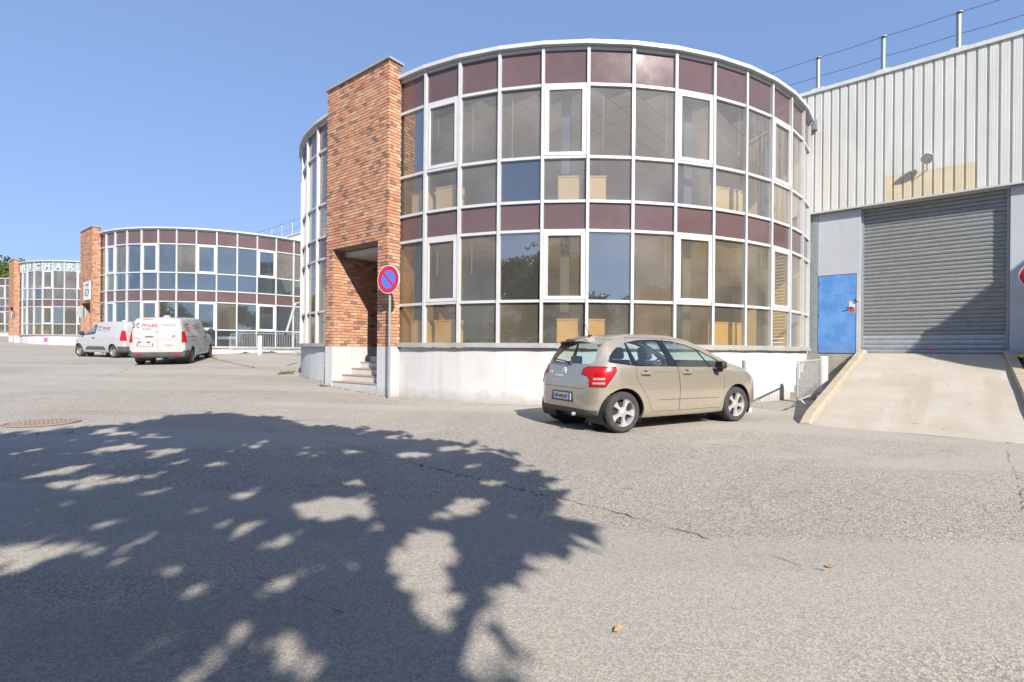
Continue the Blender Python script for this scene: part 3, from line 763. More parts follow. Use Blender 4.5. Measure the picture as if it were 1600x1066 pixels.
def rounded(poly, r, k=3):
    out = []; n = len(poly)
    for i in range(n):
        a, b, c_ = Vector(poly[i-1]), Vector(poly[i]), Vector(poly[(i+1) % n])
        u = (a-b); v = (c_-b); ru = min(r, u.length*.45); rv = min(r, v.length*.45)
        p, q = b+u.normalized()*ru, b+v.normalized()*rv
        for j in range(k+1): t = j/k; out.append(tuple(p*(1-t)**2+b*2*t*(1-t)+q*t*t))
    return out
def cyl_y(x, z, r, y0, y1, n=40):
    return sprism([(x+r*math.cos(2*math.pi*i/n), z+r*math.sin(2*math.pi*i/n)) for i in range(n)], y0, y1)

def vehicle(name, label, cat, K, paint, glassm, side_panes, pillars, doors, rear_panes, wind, arches, lamps, lower, gate=None, dlo=None, group=None, inner_dark=True, both=(1, -1), extra=None):
    root = empty(name, (0, 0, 0), 0, label, cat, group); Hn = Hull(K)
    def put(nm, me, m, parent=root, sm=True):
        me.materials.clear(); me.materials.append(m)
        if len(me.polygons) == 0: return None
        if sm: Hn.smooth(me)
        me.name = nm; return ob(nm, me, parent)
    cuts = []
    side_cut = []
    for poly in (dlo if dlo is not None else side_panes):
        for s_ in both:
            side_cut.append(solid(sprism(poly, s_*.35, s_*1.3)))
    rc = [solid(fprism(p, K['zt'][0][0]-.3, K['zt'][0][0]+K.get('rgl', .75))) for p in rear_panes]
    wc = [solid(fprism(p, wind[1], K['zt'][-1][0]+.3)) for p in [wind[0]]]
    allc = side_cut+rc+wc
    arc = [solid(cyl_y(x, z, r, s_*.42, s_*1.3)) for x, z, r in arches for s_ in (1, -1)]
    dps = []
    for poly, nm in doors:
        for s_ in (1, -1): dps.append((poly, nm, s_, solid(sprism(poly, s_*.3, s_*1.3)), solid(sprism(grow(poly, .006), s_*.3, s_*1.3))))
    gp = [(solid(fprism(p, K['zt'][0][0]-.3, K['zt'][0][0]+.62)), solid(fprism(grow(p, .006), K['zt'][0][0]-.31, K['zt'][0][0]+.62)), nm) for p, nm in (gate or [])]
    D_, I_ = 'DIFFERENCE', 'INTERSECT'
    base = boolean(Hn.shell(0, -.03), [(D_, c) for c in allc+arc])
    body = boolean(tmp_obj(base.copy()), [(D_, d[4]) for d in dps]+[(D_, g[1]) for g in gp])
    put('body', body, paint)
    dobj = {}
    for poly, nm, s_, dp, _ in dps: dobj[(nm, s_)] = put(nm, boolean(tmp_obj(base.copy()), [(I_, dp)]), paint)
    for g in gp: put(g[2], boolean(tmp_obj(base.copy()), [(I_, g[0])]), paint)
    liner = boolean(Hn.shell(-.034, -.042), [(D_, c) for c in allc+arc]); put('lining', liner, M['black'])
    gs = Hn.shell(-.006, -.011)
    for poly in side_panes:
        for s_ in both: put('side_window', boolean(gs, [(I_, solid(sprism(poly, s_*.35, s_*1.3)))]), glassm)
    for poly in pillars:
        for s_ in (1, -1): put('window_pillar', boolean(Hn.shell(-.003, -.016), [(I_, solid(sprism(poly, s_*.35, s_*1.3)))]), M['pillar'])
    for p, c in zip(rear_panes, rc): put('rear_window', boolean(gs, [(I_, c)]), glassm)
    put('windscreen', boolean(gs, [(I_, wc[0])]), glassm)
    for nm, poly, x0, x1, m, *sp_l in lamps: put(nm, boolean(Hn.shell(.003 if nm == 'lamp_rim' else .007, -.012), [(I_, solid(fprism(poly, x0, x1)))]+[(I_, solid(sprism(q_, -1.4, 1.4))) for q_ in sp_l]), m)
    for nm, poly, axis_, a, b_, m in lower:
        put(nm, boolean(Hn.shell(.008, -.012), [(I_, solid(sprism(poly, a, b_) if axis_ == 'y' else fprism(poly, a, b_)))]), m)
    # wheel housings and floor
    mb = MB()
    for x, z, r in arches:
        for s_ in (1, -1):
            n = 20; vs = []; 
            for i in range(n+1):
                a = math.pi*i/n*1.3-.15*math.pi; vs += [(x+(r+.004)*math.cos(a), s_*.42, z+(r+.004)*math.sin(a)), (x+(r+.004)*math.cos(a), s_*(K['hw']-.045), z+(r+.004)*math.sin(a))]
            mb.add(vs, [(2*i, 2*i+1, 2*i+3, 2*i+2) for i in range(n)])
            mb.add([(x+(r+.004)*math.cos(2*math.pi*i/n), s_*.42, z+(r+.004)*math.sin(2*math.pi*i/n)) for i in range(n)], [tuple(range(n))])
    tag(ob('wheel_housing', mb.mesh('wheel_housing', [M['black']]), root), kind='stuff')
    ob('underbody', MB().box(((arches[0][0]+arches[1][0])/2, 0, K['floor']-.06), (arches[1][0]-arches[0][0]+.5, .84, .12)).mesh('underbody', [M['black']]), root)
    if extra: extra(root, Hn, put)
    for o in TMP: bpy.data.objects.remove(o)
    TMP.clear()
    return root, Hn, dobj
def on_side(Hn, x, z, s_=-1):
    loc, n, _, _ = Hn.bvh.ray_cast(Vector((x, s_*2, z)), Vector((0, -s_, 0))); return loc, n
def on_rear(Hn, y, z):
    loc, n, _, _ = Hn.bvh.ray_cast(Vector((-3, y, z)), Vector((1, 0, 0))); return loc, n
def ribbon(Hn, pts, face, w_=.008, off=.003):
    """thin seam line lying on the hull"""
    P = []
    for a, b_ in zip(pts[:-1], pts[1:]):
        for k in range(9): P.append((a[0]+(b_[0]-a[0])*k/8, a[1]+(b_[1]-a[1])*k/8))
    vs = []; 
    Q = [(on_side(Hn, p[0], p[1], face) if face in (1, -1) else on_rear(Hn, p[0], p[1])) for p in P]; Q = [q for q in Q if q[0] is not None]
    for i, (l, n) in enumerate(Q):
        t = (Q[min(i+1, len(Q)-1)][0]-Q[max(i-1, 0)][0]).normalized(); c = n.cross(t).normalized()*w_/2
        vs += [l+n*off-c, l+n*off+c]
    return MB().add(vs, [(2*i, 2*i+1, 2*i+3, 2*i+2) for i in range(len(Q)-1)])
def text_mesh(s, size, ext, m, name='lettering', shear=0, font_off=0, align='CENTER'):
    cu = bpy.data.curves.new('t', 'FONT'); cu.body = s; cu.size = size; cu.extrude = ext; cu.align_x = align; cu.align_y = 'CENTER'; cu.shear = shear; cu.offset = font_off
    o = bpy.data.objects.new('t', cu); C.objects.link(o); dg = bpy.context.evaluated_depsgraph_get()
    me = bpy.data.meshes.new_from_object(o.evaluated_get(dg)); bpy.data.objects.remove(o); me.name = name
    me.materials.clear(); me.materials.append(m); return me
def frame_mat(loc, right, up):
    right = Vector(right).normalized(); up = Vector(up); up = (up-right*up.dot(right)).normalized(); n = right.cross(up)
    m = Matrix((right, up, n)).transposed().to_4x4(); m.translation = loc; return m
def plate(root, Hn, y, z, text, name='number_plate', w_=.46, h_=.10, bluerim=True, tilt=0):
    l, n = on_rear(Hn, y, z); F = frame_mat(l+Vector((-.014, 0, 0)), (0, -1, 0), (math.sin(tilt), 0, math.cos(tilt)))
    def addm(nm, me, m4, par): o = ob(nm, me, par); o.matrix_local = m4; return o
    p = addm(name, MB().box((0, 0, 0), (w_, h_, .012)).mesh(name, [M['plate']]), F, root)
    for s_ in (-1, 1): ob('plate_band', MB().box((s_*(w_/2-.02), 0, .0075), (.036, h_-.008, .003)).mesh('plate_band', [M['plate_blue']]), p)
    ob('lettering', text_mesh(text, h_*.74, .001, M['ink']), p, (0, -.003, .008))
    return p
def build_wheel(r, w_, rim_r, kind):
    """wheel lying along y, outer side towards -y; returns list of (name, mesh)"""
    MX = Matrix.Rotation(R(90), 4, 'X')   # local z -> -y
    ty = MB().lathe([(rim_r-.01, -w_/2+.01), (rim_r+.02, -w_/2), (r-.03, -w_/2+.005), (r-.008, -w_/2+.025), (r, -w_/2+.05), (r, w_/2-.05), (r-.008, w_/2-.025), (r-.03, w_/2-.005), (rim_r+.02, w_/2), (rim_r-.006, w_/2-.012)], MX, 48)
    for k in range(3): ty.lathe([(r+.0005, -.05+k*.05-.005), (r-.006, -.05+k*.05), (r+.0005, -.05+k*.05+.005)], MX, 48)
    tm = ty.mesh('tyre', [M['rubber']], smooth=35, fix=True)
    ri = MB(); o_ = w_/2-.012
    ri.lathe([(rim_r+.004, o_), (rim_r+.004, o_-.012), (rim_r-.012, o_-.016), (rim_r-.022, o_-.05), (rim_r-.03, -w_/2+.03)], MX, 48)
    ri.lathe([(rim_r-.012, o_-.016), (rim_r-.004, o_-.002), (rim_r+.004, o_)], MX, 48)
    if kind == 'alloy':
        for k in range(5):
            a = 2*math.pi*k/5+.3
            pts = [(math.cos(a)*rr_, math.sin(a)*rr_) for rr_ in (.045, rim_r*.45, rim_r*.72, rim_r-.010)]; wds = [.055, .052, .075, .150]; vs = []
            for (px, py), ww, hh in zip(pts, wds, (o_-.016, o_-.020, o_-.022, o_-.016)):
                d = Vector((px, py)).normalized(); c = Vector((-d.y, d.x))*ww/2
                vs += [Vector((px-c.x, py-c.y, hh-.03)), Vector((px-c.x*.75, py-c.y*.75, hh)), Vector((px, py, hh-.006)), Vector((px+c.x*.75, py+c.y*.75, hh)), Vector((px+c.x, py+c.y, hh-.03))]
            vs = [MX @ v for v in vs]
            ri.add(vs, [(5*i+j, 5*i+j+1, 5*i+j+6, 5*i+j+5) for i in range(3) for j in range(4)])
        ri.lathe([(0, o_-.010), (.028, o_-.011), (.034, o_-.016), (.07, o_-.02), (.078, o_-.05)], MX, 30)
    else:
        ri.lathe([(0.02, o_-.055), (.045, o_-.05), (.055, o_-.035), (.09, o_-.035), (.11, o_-.055), (rim_r-.05, o_-.05), (rim_r-.025, o_-.07)], MX, 40)
    rm = ri.mesh('rim', [M['alloy'] if kind == 'alloy' else M['steel_rim']], smooth=40)
    dk = MB(); dk.lathe([(0, .0), (rim_r-.03, .0)], MX, 32)
    if kind != 'alloy':
        for k in range(10): 
            a = 2*math.pi*k/10; dk.lathe([(0, 0), (.016, 0)], MX @ Matrix.Translation((math.cos(a)*(rim_r-.062), math.sin(a)*(rim_r-.062), o_-.048)), 10)
        dk.lathe([(0, o_-.03), (.03, o_-.034)], MX, 16)
    else:
        dk.lathe([(.05, .02), (rim_r-.06, .02)], MX, 32)
        for k in range(5): a = 2*math.pi*k/5+.3+math.pi/5; dk.lathe([(0, 0), (.008, 0)], MX @ Matrix.Translation((math.cos(a)*.05, math.sin(a)*.05, o_-.018)), 8)
    dm = dk.mesh('brake_disc', [M['dark']])
    return [('tyre', tm), ('rim', rm), ('brake_disc', dm)]
def wheels(root, ws, parts, halfw, w_, steer=0):
    for x, z in ws:
        for s_ in (-1, 1):
            t, rm, dm = parts
            o = ob('wheel', None, root, (x, s_*(halfw-w_/2), z)); o.rotation_euler = (0, random.uniform(0, 3), math.pi if s_ > 0 else 0)
            if x > 1.5: o.rotation_euler[2] += steer
            for nm, me in parts: ob(nm, me, o)
def seat(root, x, y, m):
    t = ob('seat', None, root, (x, y, 0)); b = MB()
    b.box((0, 0, .50), (.50, .48, .16)); b.box((-.26, 0, .80), (.14, .46, .56), M=Matrix.Rotation(R(-14), 3, 'Y')); me = b.mesh('seat_cushion', [m]); bevel(me, .04); ob('seat_cushion', me, t)
    b = MB().box((-.37, 0, 1.19), (.11, .27, .21), M=Matrix.Rotation(R(-12), 3, 'Y')); me = b.mesh('headrest', [m]); bevel(me, .045); ob('headrest', me, t)
def bevel(me, w_, seg=3):
    b = bmesh.new(); b.from_mesh(me); bmesh.ops.bevel(b, geom=b.edges[:], offset=w_, segments=seg, affect='EDGES', profile=.5, clamp_overlap=True); b.to_mesh(me); b.free()
    me.polygons.foreach_set('use_smooth', [True]*len(me.polygons)); sharp(me, 50)

M['champ'] = mat('champagne_paint', (.50, .44, .35), .24, .62, .5, .05, 8, coat=1)
M['crease_shade'] = mat('painted_crease_shade', (.20, .165, .12), .4, .5)  # darker tone painting the shade along the pressed door folds
M['vanwhite'] = mat('van_white', (.40, .40, .40), .35, 0, .5, .06, 3, coat=.4)
M['vandirty'] = mat('van_dirty_white', (.38, .375, .365), .4, 0, .5, .35, 1.6, coat=.3, var2=(.27, .255, .235))
M['carglass'] = glass_mat('car_glass', (.88, .95, .94), .045, wav=0, dirt=.015)
M['redlamp'] = mat('red_lamp', (.42, .004, .006), .18, 0, .4, .3, 9, coat=.4)
M['clearlamp'] = mat('clear_lamp', (.30, .24, .24), .2, 0, .5, coat=.5)
M['plate'] = mat('plate_white', (.48, .48, .48), .5); M['plate_blue'] = mat('plate_blue', (.03, .10, .42), .5); M['ink'] = mat('ink', (.02, .02, .03), .6)
M['alloy'] = mat('alloy', (.58, .57, .56), .38, .5, .5, .15, 20); M['steel_rim'] = mat('steel_rim', (.34, .33, .31), .5, .5, .5, .3, 12)
M['chrome'] = mat('chrome_badge', (.8, .8, .8), .35, .4)
M['pillar'] = mat('window_pillar_trim', (.012, .015, .024), .22, 0, .4)
M['seat'] = mat('seat_fabric', (.03, .045, .09), .9); M['bumper'] = mat('grey_bumper', (.085, .088, .09), .6, 0, .4, .2, 6)
M['pink'] = mat('print_pink', (.36, .07, .10), .6); M['teal'] = mat('print_teal', (.03, .20, .15), .6); M['greyprint'] = mat('print_grey', (.20, .23, .28), .6); M['orangep'] = mat('print_orange', (.45, .07, .03), .6)

# silver-beige hatchback
KC = dict(zt=[(-.665, .60), (-.655, .74), (-.62, .90), (-.56, 1.01), (-.47, 1.12), (-.36, 1.25), (-.27, 1.36), (-.20, 1.425), (0, 1.47), (.5, 1.515), (1.0, 1.52), (1.45, 1.475), (1.85, 1.36), (2.2, 1.20), (2.5, 1.05), (2.75, .985), (3.0, .89), (3.18, .74), (3.275, .52)],
          zb=[(-.665, .42), (-.62, .31), (-.4, .24), (0, .20), (2.4, .19), (2.9, .19), (3.15, .17), (3.275, .26)],
          w=[(-.665, .36), (-.645, .52), (-.58, .66), (-.42, .77), (-.1, .845), (.4, .865), (2.2, .865), (2.5, .86), (2.8, .82), (3.02, .72), (3.18, .54), (3.275, .26)],
          zs=[(-.665, .80), (-.3, .97), (0, .99), (1, .96), (2.2, .93), (2.6, .90), (3.275, .70)],
          ws=[(-.665, .93), (0, .955), (2.4, .955), (3.0, .93), (3.275, .9)], wr=[(-.665, .50), (-.2, .555), (.3, .585), (1.4, .60), (2.0, .61), (2.5, .66), (3.275, .5)], hw=.865, floor=.30, rgl=.62)
arc_top = [(-.20, 1.075), (-.16, 1.14), (-.08, 1.22), (.03, 1.295), (.2, 1.36), (.45, 1.405), (.8, 1.42), (1.15, 1.40), (1.45, 1.345), (1.75, 1.255), (2.0, 1.15), (2.2, 1.04), (2.30, .965)]
def top_at(x): return float(np.interp(x, [a for a, _ in arc_top], [b for _, b in arc_top]))
def bot_at(x): return float(np.interp(x, [-.2, .25, 2.3], [1.06, 1.0, .955]))
def dpoly(x0, x1, sl0=0, sl1=0, d=0):
    # glass piece between slanted edges (x at the sill, leaning forward -> back with height)
    xs = [x for x in np.linspace(x0, x1, 14)]
    top = [(x+(sl0*(1-(x-x0)/(x1-x0))+sl1*((x-x0)/(x1-x0))), 0) for x in xs]; top = [(x, top_at(x)-d) for x, _ in top]
    bot = [(x, bot_at(x)+d) for x in (x0, x1)]
    P = [bot[0]]+[p for p in top if p[1] > bot_at(p[0])+.012]+([bot[1]])
    return P[::-1]
dlo_full = arc_top+[(.25, 1.0), (-.19, 1.055)]
dlo_full = dlo_full[::-1]
panes_c = [dpoly(-.19, .165, .0, .02, .012), dpoly(.29, .935, -.07, -.11, .012), dpoly(1.11, 1.83, -.14, -.17, .012), dpoly(1.865, 2.28, -.17, 0, .012)]
pill_c = [dpoly(.172, .282, .02, -.07), dpoly(.943, 1.102, -.11, -.14), dpoly(1.835, 1.86, -.17, -.17)]
door_r = [(.24, 1.44), (.22, 1.02), (.24, .80), (.33, .66), (.43, .52), (.49, .38), (.54, .30), (1.07, .29), (1.09, .62), (1.075, .95), (.97, 1.44)]
door_f = [(.985, 1.44), (1.09, .95), (1.105, .62), (1.085, .29), (2.02, .29), (2.10, .45), (2.12, .80), (2.24, .99), (2.0, 1.19), (1.7, 1.32), (1.4, 1.415)]
rear_w = rounded([(.60, 1.03), (.50, 1.345), (-.50, 1.345), (-.60, 1.03)], .10)
wind_w = rounded([(.66, 1.07), (.55, 1.40), (-.55, 1.40), (-.66, 1.07)], .05)
tl = [(.47, .955), (.53, .985), (.95, .985), (.95, .70), (.63, .70), (.62, .81), (.58, .86), (.46, .885)]
tlside = [(-1.2, 1.05), (-.13, 1.05), (-.13, .93), (-.30, .70), (-1.2, .70)]
def car_extra(root, Hn, put):
    # rear bumper lower trim, seam lines, badge, plate, lamps details
    for s_ in (1, -1):
        pass
        for (a, b_) in ((.72, .74), (1.50, 1.52)):
            pass
        for x0 in (.31, 1.17):
            l, n = on_side(Hn, x0, .89, s_); h = ob('door_handle', None, root, l)
            mb = MB(); mb.tube([Vector((-.0, 0, 0)), Vector((.03, s_*.035, .004)), Vector((.15, s_*.038, .004)), Vector((.19, 0, 0))], .020, 8); ob('grip', mb.mesh('grip', [M['champ']], smooth=40), h)
            ob('recess', MB().lathe([(0, .002), (.045, .002), (.05, .0)], Matrix.Rotation(R(-90*s_), 4, 'X') @ Matrix.Scale(1, 4), 20).mesh('recess', [M['black']]), h, (.09, 0, 0))
        l, n = on_side(Hn, 1.90, .955, s_); mr_ = ob('door_mirror', None, root, l)
        me = MB().box((.03, s_*.13, .055), (.12, .18, .135), M=Matrix.Rotation(R(8*s_), 3, 'Z')).mesh('mirror_housing', [M['black']]); bevel(me, .045); ob('mirror_housing', me, mr_)
        ob('mirror_glass', MB().box((-.037, s_*.13, .06), (.006, .13, .09)).mesh('mirror_glass', [M['pillar']]), mr_)
        me = MB().box((.04, s_*.05, -.035), (.09, .16, .05)).mesh('mirror_arm', [M['black']]); bevel(me, .015); ob('mirror_arm', me, mr_)
    # spoiler lip over the rear window
    sp = MB(); n = 15; vs = []
    for i in range(n):
        y = -.56+1.12*i/(n-1); k = 1-(abs(y)/.60)**3*.35
        zc = 1.438-.055*(abs(y)/.56)**2.5
        vs += [(-.10, y, zc+.012), (-.34*k-.02, y, zc-.045), (-.345*k-.02, y, zc-.06), (-.26*k, y, zc-.062)]
    sp.add(vs, [(4*i+j, 4*i+j+1, 4*i+j+5, 4*i+j+4) for i in range(n-1) for j in range(3)]+[(0, 1, 2, 3), (4*n-4, 4*n-1, 4*n-2, 4*n-3)])
    ob('spoiler', sp.mesh('spoiler', [M['champ']], smooth=45), root)
    me = MB().box((-.362, 0, 1.400), (.012, .22, .026)).mesh('brake_lamp', [M['redlamp']]); ob('brake_lamp', me, root)
    an = MB(); an.tube([(.0, -.0, 1.47), (-.02, 0, 1.50), (-.16, 0, 1.80)], .006, 6, r2=.003); an.box((0, 0, 1.478), (.06, .035, .03)); ob('aerial', an.mesh('aerial', [M['black']]), root)
    wp_ = MB(); l, n = on_rear(Hn, .03, 1.04); wp_.tube([l+Vector((-.02, -.12, .0)), l+Vector((-.03, .05, .03)), l+Vector((-.02, .34, .055))], .011, 6); wp_.box(l+Vector((-.02, -.12, 0)), (.05, .06, .05)); ob('wiper', wp_.mesh('wiper', [M['black']]), root)
    # tail lamp clear bars
    for s_ in (1, -1):
        for z, h in ((.825, .028), (.76, .026)):
            me = boolean(Hn.shell(.010, -.004), [('INTERSECT', solid(fprism([(s_*.665, z-h), (s_*.80, z-h), (s_*.80, z+h*.2), (s_*.665, z+h*.2)], -1, -.30)))]); put('reversing_lamp', me, M['clearlamp'])
    # badge: two chevrons
    l, n = on_rear(Hn, 0, .93); F = frame_mat(l+n*.006, (0, -1, 0), n.cross(Vector((0, -1, 0)))*-1 if n.cross(Vector((0, -1, 0))).z < 0 else n.cross(Vector((0, -1, 0))))
    bd = MB()
    for k in range(2):
        for s_ in (-1, 1):
            a, c = Vector((0, .03-k*.035, 0)), Vector((s_*.045, -.012-k*.035, 0)); bd.add([a+Vector((0, .011, .004)), c+Vector((0, .008, .004)), c+Vector((0, -.008, .004)), a+Vector((0, -.011, .004)), a+Vector((0, .011, -.02)), c+Vector((0, .008, -.02)), c+Vector((0, -.008, -.02)), a+Vector((0, -.011, -.02))], [(0, 1, 2, 3), (0, 1, 5, 4), (2, 3, 7, 6), (1, 2, 6, 5)])
    o = ob('badge', bd.mesh('badge', [M['chrome']]), root); o.matrix_local = F
    for tx, y, z, sz in (('C3', .36, .885, .07), ('CITROEN', .12, .835, .045)):
        l, n = on_rear(Hn, y, z); o = ob('lettering', text_mesh(tx, sz, .002, M['chrome']), root); o.matrix_local = frame_mat(l+n*.005, (0, -1, 0), (.25, 0, 1))
    rec = MB().add([Vector((-.664, y, z)) for y, z in ((.37, .46), (-.37, .46), (-.33, .60), (.33, .60))], [(0, 1, 2, 3)])
    o = put('plate_recess', boolean(Hn.shell(.003, -.01), [('INTERSECT', solid(fprism([(.30, .44), (-.30, .44), (-.27, .60), (.27, .60)], -1, -.3)))]), M['bumper'])
    plate(root, Hn, 0, .52, 'BF-494-SY', w_=.48, h_=.105)
    ex = MB(); ex.tube([(-.50, -.32, .27), (-.56, -.32, .26)], .03, 12, caps=False); ex.tube([(-.50, -.32, .27), (-.555, -.32, .261)], .026, 12, caps=False); ob('exhaust_pipe', ex.mesh('exhaust_pipe', [M['galv']], smooth=40), root)
    ob('silencer', MB().tube([(-.30, -.45, .33), (-.30, .1, .33)], .07, 14).mesh('silencer', [M['bumper']], smooth=40), root)
    # cabin
    for x, y in ((.95, .34), (.95, -.34)): seat(root, x+.25, y, M['seat'])
    rb = MB().box((.30, 0, .55), (.45, 1.15, .16)); rb.box((.06, 0, .80), (.14, 1.15, .42), M=Matrix.Rotation(R(-14), 3, 'Y'))
    for y in (-.36, .36): rb.box((.0, y, 1.07), (.09, .24, .14))
    me = rb.mesh('rear_bench', [M['seat']]); bevel(me, .03); ob('rear_bench', me, root)
    me = MB().box((2.10, 0, .86), (.5, 1.3, .20)).mesh('dashboard', [M['black']]); bevel(me, .06); ob('dashboard', me, root)
    sw = MB(); Mx = Matrix.Translation((1.78, .34, .93)) @ Matrix.Rotation(R(-65), 4, 'Y'); sw.tube([Mx @ Vector((.18*math.cos(a), .18*math.sin(a), 0)) for a in np.linspace(0, 2*math.pi, 25)], .015, 8, caps=False); sw.tube([Mx @ Vector((-.17, 0, 0)), Mx @ Vector((.17, 0, 0))], .018, 6); sw.tube([Mx @ Vector((0, 0, 0)), Mx @ Vector((0, 0, -.25))], .03, 8); ob('steering_wheel', sw.mesh('steering_wheel', [M['black']], smooth=40), root)
    for s_ in (1, -1): ob('crease_shade_line', ribbon(Hn, [(.55, .905), (1.2, .90), (2.05, .885)], s_, .005, .002).mesh('crease_shade_line', [M['crease_shade']]), root); ob('crease_shade_line', ribbon(Hn, [(.66, .475), (1.4, .465), (1.98, .455)], s_, .012, .002).mesh('crease_shade_line', [M['crease_shade']]), root)  # dark ribbons stand in for shade of door folds; hull stays smooth
for _k in ('zt', 'zb', 'w', 'zs', 'ws', 'wr'): KC[_k] = [(a*.76 if a < 0 else a if a < 2.5 else 2.5+(a-2.5)*1.10, b) for a, b in KC[_k]]
car, HC, dc = vehicle('parked_car', 'champagne beige five-door hatchback parked in front of the curved white wall', 'car', KC, M['champ'], M['carglass'],
    panes_c, pill_c, [(door_r, 'rear_door'), (door_f, 'front_door')], [rear_w], (wind_w, 1.5), [(0, .31, .365), (2.466, .31, .365)],
    [('tail_lamp', tl, -1, -.10, M['redlamp'], tlside), ('tail_lamp', [(-a, b) for a, b in tl][::-1], -1, -.10, M['redlamp'], tlside), ('lamp_rim', grow(tl, .012), -1, -.10, M['pillar'], grow(tlside, .010)), ('lamp_rim', grow([(-a, b) for a, b in tl][::-1], .012), -1, -.10, M['pillar'], grow(tlside, .010)), ('headlamp', [(.45, .80), (.85, .80), (.85, .66), (.55, .62)], 2.85, 3.4, M['clearlamp']), ('headlamp', [(-.45, .80), (-.55, .62), (-.85, .66), (-.85, .80)], 2.85, 3.4, M['clearlamp'])],
    [('bumper_skirt', [(-.9, .15), (.9, .15), (.9, .345), (-.9, .345)], 'x', -1, -.38, M['bumper'])],
    gate=[(rounded([(.615, .985), (.55, 1.40), (-.55, 1.40), (-.615, .985), (-.585, .86), (-.57, .69), (-.52, .665), (.52, .665), (.57, .69), (.585, .86)], .02), 'tailgate')], dlo=[dlo_full], extra=car_extra)
wheels(car, [(0, .31), (2.466, .31)], build_wheel(.31, .195, .215, 'alloy'), .845, .195, 0)
for ch in car.children:
    if ch.name.split('.')[0] == 'wheel': pass
CA = math.atan2(1.40, 2.26); cs = 1.02
fw = Vector((math.cos(CA), math.sin(CA), 0)); lf = Vector((-fw.y, fw.x, 0))
pr_ = Vector((1.235, 7.44, 0))+lf*.86*cs
car.location = pr_; car.rotation_euler = (0, 0, CA); car.scale = (cs*1.03, cs, cs*.975)
car.location.z = gh(pr_.x, pr_.y)

# vans
def place(root, rear_right, fwd, side_off, s_=1):
    f = Vector((fwd[0], fwd[1], 0)).normalized(); l = Vector((-f.y, f.x, 0))
    p = Vector((*rear_right, 0))+l*side_off*s_; q_ = p+f*2.9; z0, z1 = gh(p.x, p.y), gh(q_.x, q_.y)
    a, b_ = p+l*.7, p-l*.7; roll = math.atan2(gh(a.x, a.y)-gh(b_.x, b_.y), 1.4)
    f3 = Vector((f.x, f.y, (z1-z0)/2.9)).normalized(); l3 = Vector((l.x*math.cos(roll), l.y*math.cos(roll), math.sin(roll))); u = f3.cross(l3).normalized(); l3 = u.cross(f3)
    m = Matrix((f3, l3, u)).transposed().to_4x4(); m.translation = (p.x, p.y, z0); root.matrix_world = m
    root.location = (p.x, p.y, z0); root.rotation_euler = m.to_euler()
def logo(root, origin, right, up, k=1.0, off=.004, txt='must'):
    n = Vector(right).cross(Vector(up)); g = ob('printed_logo', None, root); g.matrix_local = frame_mat(Vector(origin)+n*off, right, up)
    for a, m in ((45, 'pink'), (135, 'teal'), (225, 'pink'), (315, 'teal')):
        a = R(a); c = (math.cos(a)*.09*k, math.sin(a)*.09*k); mb = MB(); pts = []
        for t in np.linspace(0, 2*math.pi, 12, endpoint=False):
            x, y = .06*k*math.cos(t), .026*k*math.sin(t); pts.append((c[0]+x*math.cos(a)-y*math.sin(a), c[1]+x*math.sin(a)+y*math.cos(a), 0))
        mb.add(pts, [tuple(range(12))]); ob('petal', mb.mesh('petal', [M[m]], fix=False), g)
    ob('lettering', text_mesh(txt, .25*k, .001, M['pink'], align='LEFT'), g, (.19*k, .02*k, 0)); ob('lettering', text_mesh('énergies', .085*k, .001, M['greyprint'], align='LEFT'), g, (.20*k, -.13*k, 0))
KV = dict(zt=[(-.90, .98), (-.885, 1.30), (-.86, 1.60), (-.80, 1.80), (-.70, 1.875), (-.4, 1.90), (1.5, 1.90), (2.0, 1.87), (2.35, 1.76), (2.75, 1.50), (3.1, 1.24), (3.3, 1.15), (3.6, 1.05), (3.8, .88), (3.88, .60)],
          zb=[(-.90, .50), (-.86, .34), (-.6, .30), (3.2, .28), (3.7, .28), (3.88, .42)],
          w=[(-.90, .80), (-.885, .87), (-.84, .91), (-.6, .94), (0, .955), (3.0, .955), (3.35, .91), (3.65, .76), (3.8, .58), (3.88, .35)],
          zs=[(-.9, 1.0), (0, 1.12), (2.5, 1.10), (3.3, 1.0), (3.88, .8)], ws=[(-.9, .99), (0, .985), (3, .97), (3.88, .92)],
          wr=[(-.9, .72), (-.7, .76), (2, .77), (2.6, .70), (3.2, .72), (3.88, .5)], hw=.95, floor=.38, rgl=.2, box=True)
vside = [[(2.05, 1.17), (3.02, 1.17), (2.72, 1.42), (2.42, 1.62), (2.12, 1.68)][::-1]]
sl_door = [(.88, 1.80), (.88, .42), (1.93, .42), (1.93, 1.80)]; fr_door = [(1.95, 1.78), (1.95, .42), (2.85, .42), (3.03, .75), (3.08, 1.12), (2.75, 1.46), (2.4, 1.70)]
